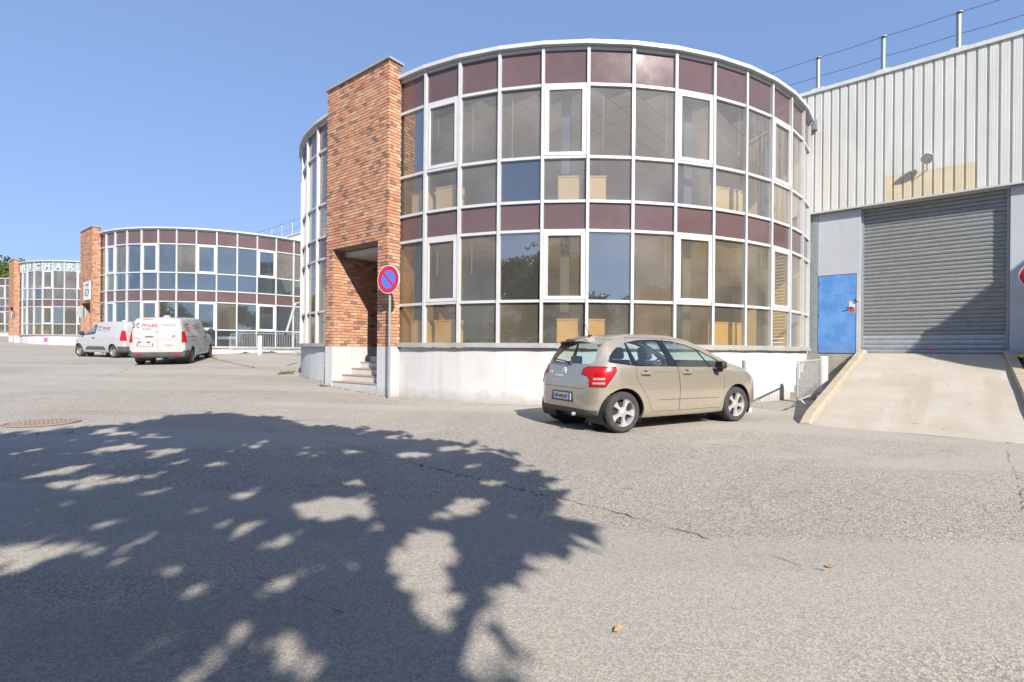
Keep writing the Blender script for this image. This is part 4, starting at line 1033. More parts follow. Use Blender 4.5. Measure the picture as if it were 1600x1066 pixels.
def van_extra(root, Hn, put):
    for s_ in (1, -1):
        l, n = on_side(Hn, 2.93, 1.20, s_); mr_ = ob('door_mirror', None, root, l); me = MB().box((.02, s_*.14, .08), (.13, .18, .27)).mesh('mirror_housing', [M['black']]); bevel(me, .04); ob('mirror_housing', me, mr_)
        for x in (1.80, 2.08):
            l, n = on_side(Hn, x, 1.05, s_); ob('door_handle', MB().tube([(-.09, 0, 0), (-.05, s_*.03, 0), (.05, s_*.03, 0), (.09, 0, 0)], .016, 6).mesh('door_handle', [M['black']]), root, l)
        ob('rail_slot', ribbon(Hn, [(-.70, 1.12), (.85, 1.12)], s_, .02, .004).mesh('rail_slot', [M['bumper']]), root)
        l, n = on_side(Hn, -.62, 1.42, s_); ob('hinge', MB().box(l, (.10, .03, .03)).mesh('hinge', [M['vanwhite']]), root)
        logo(root, on_side(Hn, 1.05, 1.50, s_)[0], (-s_, 0, 0), (0, 0, 1), 1.2, .006) if s_ > 0 else logo(root, on_side(Hn, .62, 1.50, s_)[0]+Vector((0, -.004, 0)), (1, .0, 0), (0, .25, 1), 1.0, .008)
    # orange sticker on the right flank
    l, n = on_side(Hn, -.28, 1.50, -1); o = ob('orange_sticker', MB().box((0, 0, 0), (.42, .30, .003)).mesh('orange_sticker', [M['orangep']]), root); o.matrix_local = frame_mat(l+n*.012, (1, 0, 0), (0, .2, 1))
    ob('sticker_text', text_mesh('TOUR', .13, .001, M['plate']), o, (0, .03, .003)); ob('sticker_text', text_mesh('SERVICE', .07, .001, M['plate']), o, (0, -.08, .003))
    # rear: door seam, plate, lamps, handles, writing
    ob('door_seam', ribbon(Hn, [(-.0, .60), (-.0, 1.84)], 0, .010).mesh('door_seam', [M['greyprint']]), root)
    for y in (.77, -.77): ob('door_seam', ribbon(Hn, [(y*.985, .62), (y, 1.2), (y*.93, 1.78)], 0, .008).mesh('door_seam', [M['greyprint']]), root)
    ob('door_seam', ribbon(Hn, [(-.74, 1.04), (0, 1.04)], 0, .006).mesh('door_seam', [M['greyprint']]), root)
    plate(root, Hn, .40, .83, 'DL-213-YK', w_=.52, h_=.115)
    for y in (.58, .28): l, n = on_rear(Hn, y, .925); me = MB().box(l, (.04, .10, .05)).mesh('plate_lamp', [M['bumper']]); ob('plate_lamp', me, root)
    l, n = on_rear(Hn, .26, 1.14); me = MB().box(l, (.05, .26, .045)).mesh('rear_handle', [M['bumper']]); bevel(me, .02); ob('rear_handle', me, root)
    l, n = on_rear(Hn, .02, 1.36); me = MB().box(l, (.05, .10, .07)).mesh('camera_bump', [M['vanwhite']]); bevel(me, .02); ob('camera_bump', me, root)
    l, n = on_rear(Hn, .30, 1.82); ob('brake_lamp', MB().box(l+Vector((-.004, 0, 0)), (.02, .30, .03)).mesh('brake_lamp', [M['redlamp']]), root)
    l, n = on_rear(Hn, .3, 1.58); logo(root, l+Vector((-.012, .38, 0)), (0, -1, 0), (.06, 0, 1), 1.0, .008)
    for tx, y, z, sz in (('www.must-energies.fr', -.38, 1.60, .07), ('CITROËN', -.55, 1.09, .05), ('JUMPY', .66, 1.09, .05), ('04 42 00 00 00', -.34, .80, .055)):
        pass
    for y, z, wd in ((-.38, 1.62, .52), (-.38, 1.565, .46), (-.36, .82, .32), (-.38, .77, .18), (.64, 1.09, .22)):
        l, n = on_rear(Hn, y, z); ob('small_print', MB().box(l+Vector((-.003, 0, 0)), (.004, wd, .022)).mesh('small_print', [M['greyprint']]), root)
    bd = MB(); l, n = on_rear(Hn, -.54, 1.17)
    for k in range(2):
        for s_ in (-1, 1): bd.tube([l+Vector((-.01, 0, .04-k*.045)), l+Vector((-.01, s_*.055, -.005-k*.045))], .010, 5)
    ob('badge', bd.mesh('badge', [M['greyprint']]), root)
    sp = MB().lathe([(0, .09), (.06, .085), (.12, .05), (.14, 0)], Matrix.Translation((.3, 0, 1.895)), 20); ob('roof_vent', sp.mesh('roof_vent', [M['vanwhite']], smooth=True), root)
    for y in (.4, -.4): seat(root, 2.2, y, M['seat'])
    me = MB().box((2.95, 0, 1.02), (.5, 1.5, .2)).mesh('dashboard', [M['black']]); ob('dashboard', me, root)
    ob('bulkhead', MB().box((1.7, 0, 1.1), (.04, 1.45, 1.3)).mesh('bulkhead', [M['black']]), root)
    for y in (.62, -.62): l, n = on_rear(Hn, y, .44); ob('reflector', MB().box(l+Vector((-.014, 0, 0)), (.012, .20, .055)).mesh('reflector', [M['redlamp']]), root)
vtl = [(.79, .92), (1.1, .92), (1.1, 1.33), (.80, 1.36)]
van, HV, _ = vehicle('delivery_van', 'larger white van seen from behind, pink and green logo on its rear door', 'van', KV, M['vandirty'], M['carglass'],
    vside, [], [(sl_door, 'sliding_door'), (fr_door, 'front_door')], [], (rounded([(.72, 1.28), (.62, 1.74), (-.62, 1.74), (-.72, 1.28)], .06), 2.2), [(0, .335, .39), (2.95, .335, .39)],
    [('tail_lamp', vtl, -1.2, -.72, M['redlamp']), ('tail_lamp', [(-a, b) for a, b in vtl][::-1], -1.2, -.72, M['redlamp']), ('headlamp', [(.5, .98), (.9, .98), (.9, .82), (.6, .78)], 3.3, 4, M['clearlamp']), ('headlamp', [(-.5, .98), (-.6, .78), (-.9, .82), (-.9, .98)], 3.3, 4, M['clearlamp'])],
    [('rear_bumper', [(-1.2, .2), (1.2, .2), (1.2, .60), (.86, .60), (.80, .54), (-.80, .54), (-.86, .60), (-1.2, .60)][::-1], 'x', -1.2, -.40, M['bumper'])], extra=van_extra)
wheels(van, [(0, .335), (2.95, .335)], build_wheel(.335, .215, .215, 'steel'), .935, .215)
for ch in van.children:
    if ch.name.split('.')[0] == 'body': ch.data.materials[0] = M['vanwhite']; 
place(van, (-14.49, 20.84), (-.362, .932), .93)

KB = dict(zt=[(-.85, .95), (-.84, 1.30), (-.80, 1.62), (-.72, 1.76), (-.5, 1.80), (.8, 1.815), (1.4, 1.80), (1.8, 1.70), (2.15, 1.48), (2.5, 1.25), (2.7, 1.16), (3.0, 1.10), (3.3, 1.0), (3.48, .84), (3.55, .55)],
          zb=[(-.85, .46), (-.82, .32), (-.5, .27), (3.0, .24), (3.4, .25), (3.55, .4)],
          w=[(-.85, .78), (-.83, .84), (-.78, .88), (-.5, .91), (0, .92), (2.8, .92), (3.1, .88), (3.35, .74), (3.48, .56), (3.55, .3)],
          zs=[(-.85, .9), (0, 1.06), (2.2, 1.06), (3.0, .95), (3.55, .75)], ws=[(-.85, .99), (0, .985), (2.8, .965), (3.55, .9)],
          wr=[(-.85, .72), (1.5, .74), (2.1, .66), (2.7, .70), (3.55, .5)], hw=.915, floor=.35, rgl=.2, box=True)
bside = [rounded([(1.42, 1.17), (2.58, 1.10), (2.35, 1.30), (2.0, 1.53), (1.75, 1.63), (1.36, 1.66)][::-1], .05)]
def van2_extra(root, Hn, put):
    for s_ in (1, -1):
        l, n = on_side(Hn, 2.35, 1.16, s_); mr_ = ob('door_mirror', None, root, l); me = MB().box((.02, s_*.13, .05), (.12, .18, .20)).mesh('mirror_housing', [M['black']]); bevel(me, .04); ob('mirror_housing', me, mr_)
        l, n = on_side(Hn, 1.50, 1.0, s_); ob('door_handle', MB().tube([(-.09, 0, 0), (-.05, s_*.03, 0), (.05, s_*.03, 0), (.09, 0, 0)], .018, 6).mesh('door_handle', [M['black']]), root, l)
        put('side_moulding', boolean(Hn.shell(.018, -.008), [('INTERSECT', solid(sprism([(.52, .40), (.60, .53), (.72, .57), (1.95, .57), (2.12, .50), (2.18, .40)][::-1], s_*.4, s_*1.3)))]), M['bumper'])
        l, n = on_side(Hn, 1.12, 1.46, s_) if s_ > 0 else on_side(Hn, -.2, 1.46, s_); logo(root, l+Vector((0, s_*.004, 0)), (-s_, 0, 0), (0, -s_*.18, 1), 1.25, .01)
    l, n = on_rear(Hn, .30, 1.70); ob('brake_lamp', MB().box(l+Vector((-.004, 0, 0)), (.02, .30, .03)).mesh('brake_lamp', [M['redlamp']]), root)
    sp = MB().lathe([(0, .09), (.06, .085), (.12, .05), (.14, 0)], Matrix.Translation((.2, .2, 1.80)), 20); ob('roof_vent', sp.mesh('roof_vent', [M['vanwhite']], smooth=True), root)
    plate(root, Hn, 0, .75, 'FG-518-LM', w_=.52, h_=.115)
    for y in (.36, -.36): seat(root, 1.75, y, M['seat'])
    me = MB().box((2.45, 0, .98), (.5, 1.4, .2)).mesh('dashboard', [M['black']]); ob('dashboard', me, root)
    ob('bulkhead', MB().box((1.25, 0, 1.05), (.04, 1.4, 1.2)).mesh('bulkhead', [M['black']]), root)
btl = [(.74, .86), (1.1, .86), (1.1, 1.34), (.76, 1.36)]
van2, HB, _ = vehicle('small_van', 'smaller white van seen from its side, nose to the left, parked beyond the larger van', 'van', KB, M['vanwhite'], M['carglass'],
    bside, [], [([(1.36, 1.70), (1.36, .40), (2.28, .40), (2.42, .70), (2.62, 1.08), (2.35, 1.34), (2.0, 1.57), (1.75, 1.68)], 'front_door'), ([(.40, 1.66), (.40, .40), (1.34, .40), (1.34, 1.70)], 'sliding_door')], [], (rounded([(.68, 1.26), (.58, 1.66), (-.58, 1.66), (-.68, 1.26)], .06), 1.75), [(0, .325, .385), (2.785, .325, .385)],
    [('tail_lamp', btl, -1.2, -.60, M['redlamp']), ('tail_lamp', [(-a, b) for a, b in btl][::-1], -1.2, -.60, M['redlamp']), ('headlamp', [(.5, .98), (.9, .98), (.9, .82), (.6, .78)], 3.0, 4, M['clearlamp']), ('headlamp', [(-.5, .98), (-.6, .78), (-.9, .82), (-.9, .98)], 3.0, 4, M['clearlamp'])],
    [('rear_bumper', [(-1.2, .2), (1.2, .2), (1.2, .58), (-1.2, .58)][::-1], 'x', -1.2, -.40, M['bumper']), ('front_bumper', [(-1.2, .2), (1.2, .2), (1.2, .52), (-1.2, .52)][::-1], 'x', 3.14, 4, M['bumper'])], extra=van2_extra)
wheels(van2, [(0, .325), (2.785, .325)], build_wheel(.325, .205, .205, 'steel'), .90, .205)
place(van2, (-21.15, 24.75), (-.931, .365), .90, -1)
# ------------------------------------------------------------------ ramp, kerbs, steps
def rp(t, d): p = W0+WD*t+WN*d; return p
RL = 7.05
def ramp_z(d): return max(0.0, 1.215*(1-(d-.25)/(RL-.25))) if d > .25 else 1.215
ramp = empty('loading_ramp', wp(2.7, 3.5, 0), 0, None, None, None, 'structure'); ramp['org'] = tuple(wp(2.7, 3.5, 0)); ramp['label'] = 'sloping concrete loading ramp up to the roller shutter'
mb = MB(); N_ = 24; T0, T1 = 1.13, 4.30
vs = []; 
for i in range(N_+1):
    d = -.30+(RL+.30)*i/N_; z = ramp_z(d)+.012*(1-i/N_)
    for t_ in np.linspace(T0+.16, T1-.16, 9): p = rp(t_, d); vs.append((p.x, p.y, z+.004*math.sin(t_*3+i)))
for i in range(N_):
    for j in range(8): a = i*9+j; mb.f.append((a, a+1, a+10, a+9)); mb.m.append(0)
mb.v = vs
def ramp_mat():
    m = mat('ramp_concrete', (.43, .395, .34), .9, 0, .3, .3, .9, .3, 50, var2=(.37, .325, .265)); t = m.node_tree; b = t.nodes['Principled BSDF']; L = t.links.new; src = b.inputs['Base Color'].links[0].from_socket
    g = t.nodes.new('ShaderNodeNewGeometry'); rt = t.nodes.new('ShaderNodeVectorRotate'); rt.rotation_type = 'Z_AXIS'; rt.inputs['Angle'].default_value = .685; L(g.outputs['Position'], rt.inputs['Vector'])
    def lay(sc, scale, lo, hi, amt, col, src, det=4):
        mp = t.nodes.new('ShaderNodeMapping'); mp.inputs['Scale'].default_value = sc; L(rt.outputs[0], mp.inputs[0]); n = t.nodes.new('ShaderNodeTexNoise'); n.inputs['Scale'].default_value = scale; n.inputs['Detail'].default_value = det; L(mp.outputs[0], n.inputs['Vector'])
        r_ = t.nodes.new('ShaderNodeMapRange'); r_.inputs[1].default_value = lo; r_.inputs[2].default_value = hi; r_.inputs[4].default_value = amt; L(n.outputs[0], r_.inputs[0]); x = t.nodes.new('ShaderNodeMix'); x.data_type = 'RGBA'; L(r_.outputs[0], x.inputs[0]); L(src, x.inputs[6]); x.inputs[7].default_value = (*col, 1); return x.outputs[2]
    o_ = lay((2.2, .22, 1), 1.0, .50, .66, .45, (.34, .285, .22), src); o_ = lay((5, .35, 1), 1.0, .60, .70, .35, (.50, .475, .43), o_); o_ = lay((1, 1, 1), 5.5, .70, .74, .6, (.16, .14, .11), o_, 2)
    L(o_, b.inputs['Base Color']); return m
part('ramp_surface', mb, ramp_mat(), ramp, smooth=True)
def kerb(t0, t1, dz):
    mb = MB(); vs = []; n = 30
    for i in range(n+1):
        d = -.06+(RL+.06)*i/n; z = ramp_z(d)+dz*min(1, (RL-d)/.5+.25)+.002*math.sin(i*1.7)
        j = .003*math.sin(i*2.3)
        for tt, zz in ((t0, -.3), (t0+j*.4, z-.02), (t0+.02, z), (t1-.03, z), (t1+j, z-.02), (t1, -.3)): p = rp(tt, d); vs.append((p.x, p.y, zz))
    fs = [(6*i+k, 6*i+k+1, 6*i+k+7, 6*i+k+6) for i in range(n) for k in range(5)]+[tuple(range(6)), tuple(range(6*n, 6*n+6))]
    return mb.add(vs, fs)
part('ramp_kerb', kerb(T0, T0+.19, .10), M['kerb'], ramp); part('ramp_kerb', kerb(T1-.19, T1, .10), M['kerb'], ramp)
stp = empty('concrete_steps', wp(.6, 1, 0), 0, None, None, None, 'structure'); stp['org'] = tuple(wp(.6, 1, 0)); stp['label'] = 'small concrete steps below the blue door'
for k_ in range(7):
    z = 1.20-.171*k_; mb = MB(); d1 = .25+.29*k_ if k_ else .35
    wbox(mb, -.30, T0-.004, -.2 if k_ == 0 else .35+.29*(k_-1)-.05, .35+.29*k_, -.3, z)
    part('step', mb, M['steps'], stp)
# ------------------------------------------------------------------ bollards, barriers, hoop
def bollard(x, y, h, r, label):
    z = gh(x, y); t = empty('bollard', (x, y, z), random.uniform(0, 3), label, 'bollard', 'white concrete bollards')
    ob('post', MB().lathe([(r*1.02, -.1), (r, .3), (r*.98, h-.03), (r*.9, h-.005), (0, h)], n=24).mesh('post', [M['white']], smooth=50), t)
bollard(6.66, 11.93, 1.15, .115, 'white bollard right behind the steel barrier by the blue door steps')
bollard(4.22, 10.35, 1.06, .10, 'white bollard half hidden by the bonnet of the silver car')
bollard(-14.0, 24.9, .93, .11, 'far white bollard among the barriers by the middle building')
bm_b = {}
def barrier(p0, z0, p1, z1, label, nb=16, h=1.1, g0=.0):
    p0, p1 = Vector(p0), Vector(p1); L_ = (p1-p0).length; rz = math.atan2((p1-p0).y, (p1-p0).x)
    t = empty('crowd_barrier', (p0.x, p0.y, z0), rz, label, 'barrier', 'galvanised crowd barriers'); t['org'] = (0, 0, 0)
    sl = (z1-z0)/L_
    def P(x, z): return (x, 0, z+sl*x)
    c = .10; arc = lambda cx, cz, a0: [P(cx+c*math.cos(R(a0+k*30)), cz+c*math.sin(R(a0+k*30))) for k in range(4)]
    lo = .24; pts = arc(L_-c, h-c, 0)+arc(c, h-c, 90)+arc(c, lo+c, 180)+arc(L_-c, lo+c, 270); pts.append(pts[0])
    ob('frame', MB().tube(pts, .022, 8, caps=False).mesh('frame', [M['barrier']], smooth=60), t)
    for k in range(nb):
        x = L_*(k+1)/(nb+1); ob('bar', MB().tube([P(0, lo), P(0, h)], .008, 6).mesh('bar', [M['barrier']]), t, (x, 0, sl*x))
    for x in (.28, L_-.28):
        ob('foot', MB().tube([(0, -.30, g0+.012), (0, -.22, g0+.035), (0, 0, lo), (0, .22, g0+.035), (0, .30, g0+.012)], .014, 6).mesh('foot', [M['barrier']]), t, (x, 0, sl*x))
    for z in (.42, .92):
        ob('hook', MB().tube([(0, 0, z), (-.05, 0, z), (-.05, 0, z-.06)], .011, 6).mesh('hook', [M['barrier']]), t)
M['barrier'] = mat('barrier_zinc', (.46, .47, .47), .45, .3, .5, .25, 15)
barrier((5.22, 10.28), 0, (6.62, 11.98), .04, 'steel crowd barrier standing between the curved white wall and the concrete ramp', 16, 1.02)
barrier((-16.35, 26.3), gh(-16.35, 26.3), (-14.35, 25.2), gh(-14.35, 25.2), 'left one of the two far steel barriers before the middle building', 15, 1.05)
barrier((-14.3, 25.15), gh(-14.3, 25.15), (-11.6, 24.2), gh(-11.6, 24.2), 'right one of the two far steel barriers, its end behind the near white wall', 18, 1.05)
hp = empty('bent_hoop', (4.72, 11.05, 0), R(-20), 'low bent steel hoop at the foot of the white wall, ahead of the car', 'hoop')
ob('bar', MB().tube([(-.22, 0, .0), (-.16, 0, .07), (.02, 0, .17), (.08, 0, .18), (.12, 0, .14), (.13, 0, 0)], .014, 8).mesh('bar', [M['galv']], smooth=60), hp)
# ------------------------------------------------------------------ road signs
M['sred'] = mat('sign_red', (.52, .012, .03), .4); M['sblue'] = mat('sign_blue', (.10, .15, .56), .4); M['swhite'] = mat('sign_white', (.62, .62, .62), .4)
def disc(mb, r0, r1, y, n=48, mi=0):
    vs = []; fs = []
    for k in range(n): a = 2*math.pi*k/n; vs += [(r0*math.cos(a), y, r0*math.sin(a)), (r1*math.cos(a), y, r1*math.sin(a))]
    if r0 == 0: return mb.add([(r1*math.cos(2*math.pi*k/n), y, r1*math.sin(2*math.pi*k/n)) for k in range(n)], [tuple(range(n))], mi)
    for k in range(n): a, b_ = 2*k, 2*((k+1) % n); fs.append((a, a+1, b_+1, b_))
    return mb.add(vs, fs, mi)
def round_sign(x, y, zc, r, rz, label, pole_top, noparking=True, name='road_sign', pole=True, tilt=0):
    z = gh(x, y); t = empty(name, (x, y, z), rz, label, 'sign')
    if pole: ob('pole', MB().tube([(0, .035, -.05), (0, .035, pole_top-z)], .030, 12).mesh('pole', [M['galv']], smooth=60), t)
    f = ob('sign_plate', MB().lathe([(0, -.012), (r, -.012), (r+.004, 0), (r, .012), (0, .012)], Matrix.Rotation(R(90), 4, 'X'), 48).mesh('sign_plate', [M['swhite']]), t, (0, -.012, zc-z)); f.rotation_euler = (0, tilt, 0)
    ob('red_ring', disc(MB(), r*.66 if noparking else r*.0, r*.95, -.0145).mesh('red_ring', [M['sred']]), f)
    if noparking:
        ob('blue_field', disc(MB(), 0, r*.66, -.0140).mesh('blue_field', [M['sblue']]), f)
        ob('red_bar', MB().box((0, -.0150, 0), (r*1.36, .001, r*.16), M=Matrix.Rotation(R(45), 3, 'Y')).mesh('red_bar', [M['sred']]), f)
    else: ob('white_bar', MB().box((0, -.0160, 0), (r*1.4, .002, r*.34)).mesh('white_bar', [M['swhite']]), f)
    return t
ns = Vector((-.438, -.899)); round_sign(-3.64, 11.88, 2.865, .335, math.atan2(ns.y, ns.x)+math.pi/2, 'round blue and red no parking sign on a pole at the near brick pier', 2.62)
round_sign(-24.4, 26.6, 3.05, .32, R(-86), 'no parking sign seen edge on, on a grey pole in front of the small van', 3.4)
round_sign(-47.6, 45.2, 3.9, .35, R(-62), 'far no parking sign on a pole by the brick pier at the left edge', 3.9)
ps = wp(4.63, .62); round_sign(ps.x, ps.y, 3.03, .30, rw, 'red round sign cut off by the right edge of the photo', 3.1, False)
p_ = VR[5]; 
# pink disc stuck on the far white base wall
q1 = CR+ROW.xy*2; a = A0+4.35*D; pk = q1+(RAD+.012)*Vector((math.sin(a), -math.cos(a)))
pd_ = empty('pink_disc', (pk.x, pk.y, 1.80), a, 'pink round disc on the white base wall of the building with white letters', 'sign')
ob('plate', MB().lathe([(0, -.01), (.22, -.01), (.22, .01), (0, .01)], Matrix.Rotation(R(90), 4, 'X'), 30).mesh('plate', [mat('pink_disc', (.55, .10, .30), .6)]), pd_)
# ------------------------------------------------------------------ plaque on the middle pier, letters on the far drum
off = Vector((ROW.x, ROW.y, -.08))
pc = pp(.98, .03, 4.62)+off
pq = empty('wall_plaque', pc, rf, 'square white plaque with black brush writing on the brick pier behind the vans', 'sign')
ob('board', MB().box((0, 0, 0), (1.42, .05, 1.10)).mesh('board', [M['swhite']]), pq)
o = ob('lettering', text_mesh('SCP', .62, .002, M['ink'], shear=.4), pq, (.02, -.028, -.12)); o.rotation_euler = (R(90), R(8), 0)
ob('drawing', MB().tube([(x, -.03, .28+.10*math.sin((x+.3)*3.3)) for x in np.linspace(-.2, .5, 10)], .022, 5).mesh('drawing', [M['ink']]), pq)
ob('drawing', MB().tube([(x, -.03, .26+.04*math.sin((x+.3)*5)) for x in np.linspace(.0, .45, 8)], .018, 5).mesh('drawing', [M['orangep']]), pq)
off2 = Vector((ROW.x*2, ROW.y*2, .92))
LT = [('J', .58, 0), ('R', 1.45, 0), ('I', 2.5, 1), ('C', 3.5, 0), ('H', 4.5, 0), ('A', 5.5, 0), ('R', 6.5, 0), ('D', 7.5, 0)]
for s_, i, dot in LT:
    i0 = int(i); V0, V1 = VR[i0], VR[i0+1]; f = i-i0; c = V0.lerp(V1, f); e = (V1-V0).normalized(); nrm = (c-CR).normalized()
    pos = Vector((c.x, c.y, 7.46))+Vector((nrm.x, nrm.y, 0))*.06+off2
    t = ob('raised_letter', text_mesh(s_, .78, .03, M['white'], 'raised_letter', font_off=.018), None); m4 = frame_mat(pos, (e.x, e.y, 0), (0, 0, 1)); t.matrix_world = m4
    t.location = pos; t.rotation_euler = m4.to_euler()
    tag(t, 'raised white letter %s on the grey top panels of the far building%s' % (s_, {1.45: ', after the J', 6.5: ', after the A'}.get(i, '')), 'letter', 'raised white letters spelling a name')
    if dot or s_ in 'HRAI':
        mbx = MB()
        if dot: mbx.box((0, .46, 0), (.12, .10, .06))
        for sx in ((-.27, .27) if s_ in 'HA' else (-.0,) if s_ == 'I' else (-.17,)): 
            mbx.box((sx, -.265, 0), (.22, .045, .062)); 
            if s_ in 'HI': mbx.box((sx, .265, 0), (.22, .045, .062))
        ob('serif', mbx.mesh('serif', [M['white']]), t)
lg = empty('red_logo', Vector((*(VR[0].lerp(VR[1], .15)), 7.42))+off2+Vector((-.05, -.08, 0)), R(-20), 'small red leaf shaped logo left of the white letters', 'logo')
ob('leaf_shape', MB().lathe([(0, -.025), (.2, -.02), (.2, .02), (0, .025)], Matrix.Rotation(R(90), 4, 'X') @ Matrix.Scale(1.5, 4, (0, 1, 0)), 20).mesh('leaf_shape', [mat('logo_red', (.50, .08, .05), .5)]), lg)
# ------------------------------------------------------------------ cabinets inside the glass
spots = [(.25, .84, 'left of the pair nearest the brick pier'), (1.10, 1.72, 'right of the pair nearest the brick pier'), (4.33, 4.88, 'left of the middle pair'), (5.03, 5.44, 'right of the middle pair'), (8.12, 8.74, 'left of the right-hand pair'), (8.90, 9.36, 'right of the right-hand pair')]
for fl_, z0, hh in (('upper', 4.51, .62), ('lower', 1.262, .63)):
    for a0, a1, tx in spots:
        am = A0+(a0+a1)/2*D; c = CR+(RAD-.42)*Vector((math.sin(am), -math.cos(am))); w_ = (a1-a0)*.98
        t = empty('cabinet', (c.x, c.y, z0), am, 'beige cabinet in the %s floor, %s' % (fl_, tx), 'cabinet', 'beige cabinets standing inside the glass')
        ob('carcass', MB().box((0, 0, (hh+.02)/2), (w_, .34, hh+.02)).mesh('carcass', [M['cabinet']]), t)
        ob('top_board', MB().box((0, -.005, hh+.035), (w_+.02, .36, .03)).mesh('top_board', [M['cabinet']]), t)
        ob('front_panel', MB().box((0, -.176, hh*.45), (w_-.04, .012, hh*.8)).mesh('front_panel', [M['cabinet']]), t)
# ------------------------------------------------------------------ slanting pole at the left end of the near drum
sp_ = empty('slanting_pole', (-8.95, 18.15, 2.8), 0, 'white pole slanting down beside the left edge of the near glazed building', 'pole')
ob('tube', MB().tube([(.02, .0, .05), (-.32, .05, -1.0)], .045, 8).mesh('tube', [M['frame']], smooth=60), sp_); ob('end_cap', MB().tube([(-.32, .05, -1.0), (-.37, .05, -1.10)], .035, 8).mesh('end_cap', [M['black']]), sp_)
ob('bracket', MB().tube([(.0, .0, .05), (.22, .25, .12)], .02, 6).mesh('bracket', [M['frame']]), sp_)
# ------------------------------------------------------------------ wheelie bin by the right kerb
bp_ = wp(4.60, .75); bz = gh(bp_.x, bp_.y)
bn = empty('wheelie_bin', (bp_.x, bp_.y, .20), rw+R(8), 'black wheelie bin with yellow lid behind the right ramp kerb', 'bin'); bn['org'] = (0, 0, 0)
b_ = MB(); vs = []
for z, a, c in ((.06, .22, .22), (.95, .29, .30)): vs += [(-a, -c, z), (a, -c, z), (a, c, z), (-a, c, z)]
me = b_.add(vs, [(0, 1, 5, 4), (1, 2, 6, 5), (2, 3, 7, 6), (3, 0, 4, 7), (3, 2, 1, 0)]).mesh('tub', [M['black']]); ob('tub', me, bn)
me = MB().box((0, -.02, .985), (.64, .68, .07)).mesh('lid', [mat('yellow_lid', (.62, .42, .02), .45)]); bevel(me, .03); ob('lid', me, bn)
ob('pallet', MB().box((0, 0, -.02), (.7, .7, .12)).mesh('pallet', [M['steps']]), bn)
for s_ in (-1, 1): ob('wheel', MB().tube([(s_*.26, .24, .10), (s_*.31, .24, .10)], .10, 16).mesh('wheel', [M['rubber']]), bn)
# ------------------------------------------------------------------ manhole, cracks, weeds, leaves
mz = gh(-7.55, 7.6)
mh = empty('manhole_cover', (-7.55, 7.6, mz+.004), 0, 'round rusty manhole cover in the asphalt at the far left', 'manhole cover')
M['rust'] = mat('rusty_iron', (.24, .185, .15), .9, .0, .3, .5, 9, .5, 60, var2=(.31, .25, .21))
ob('ring', MB().lathe([(.44, 0), (.438, .010), (.40, .010), (.398, .0)], n=48).mesh('ring', [M['rust']]), mh)
mb = MB().lathe([(.385, 0), (.385, .008), (0, .008)], n=40)
for i in range(-5, 6):
    for j in range(-5, 6):
        if math.hypot(i, j) < 5: mb.box((i*.068, j*.068, .010), (.04, .04, .008))
ob('lid', mb.mesh('lid', [M['rust']]), mh)
M['crack'] = mat('crack_dirt', (.045, .04, .032), .95); M['weed'] = mat('weed_green', (.07, .11, .025), .8, 0, .3, .5, 20, var2=(.16, .13, .06)); M['drybits'] = mat('dry_litter', (.16, .085, .05), .9, 0, .3, .5, 20)
rr = random.Random(11)
def fine(pts, step=.06, j=.02):
    out = []
    for a, b_ in zip(pts[:-1], pts[1:]):
        a, b_ = Vector(a), Vector(b_); n = max(1, int((b_-a).length/step)); nn = Vector((-(b_-a).y, (b_-a).x)).normalized()
        for k in range(n): out.append(a.lerp(b_, k/n)+nn*rr.gauss(0, j))
    out.append(Vector(pts[-1])); return out
ck = MB(); CRK = [([(-4.13, 7.7), (-2.98, 6.75), (-2.24, 6.16), (-1.61, 5.6), (-0.93, 5.0), (-0.38, 4.54), (0.08, 4.16), (0.42, 3.91), (0.72, 3.62), (1.07, 3.28), (1.35, 2.98), (1.58, 2.79)], .016),
    ([(-11, 5.6), (-7.17, 6.45), (-6.76, 6.75), (-6.32, 6.93), (-6.08, 7.16), (-5.77, 7.6), (-5.67, 8.3), (-5.46, 8.55)], .016), ([(6.06, 6.55), (5.23, 5.59), (4.74, 5.0), (4.23, 4.42), (3.73, 3.88)], .012),
    ([(0.08, 4.16), (-0.06, 4.49), (-0.25, 4.38)], .009), ([(0.03, 4.14), (-0.01, 3.77), (-0.07, 3.56)], .010), ([(0.34, 4.54), (0.14, 4.39), (0.05, 4.14), (0.17, 3.94), (0.3, 3.97)], .008), ([(.20, 4.25), (.02, 4.0), (-.2, 3.95)], .007),
    ([(-27.38, 29.57), (-14.46, 17.55), (-12.5, 14)], .03), ([(-16.34, 24.34), (-10.64, 18.47)], .03), ([(-4.44, 12.16), (-3.51, 11.7), (-2.2, 10.4)], .010), ([(-6.5, 10.5), (-4.4, 11.4)], .008), ([(1.35, 6.9), (3.4, 6.1), (5.3, 5.8)], .008), ([(-2.2, 3.1), (-1.4, 2.6), (-.9, 2.3)], .006)]
for pts, w_ in CRK:
    P = fine(pts, .06 if w_ < .02 else .3, w_*.9 if w_ < .02 else .03); vs = []; zz = gz(np.array([p.x for p in P]), np.array([p.y for p in P]))
    for i, p in enumerate(P):
        t_ = (P[min(i+1, len(P)-1)]-P[max(i-1, 0)]).normalized(); c = Vector((-t_.y, t_.x))*w_*max(.0, rr.uniform(-.15, .36))
        vs += [(p.x-c.x, p.y-c.y, zz[i]+.006), (p.x+c.x, p.y+c.y, zz[i]+.006)]
    ck.add(vs, [(2*i, 2*i+1, 2*i+3, 2*i+2) for i in range(len(P)-1)])
tag(ob('ground_cracks', ck.mesh('ground_cracks', [M['crack']])), 'thin dark cracks running across the asphalt', None, None, 'structure')
wd = MB()
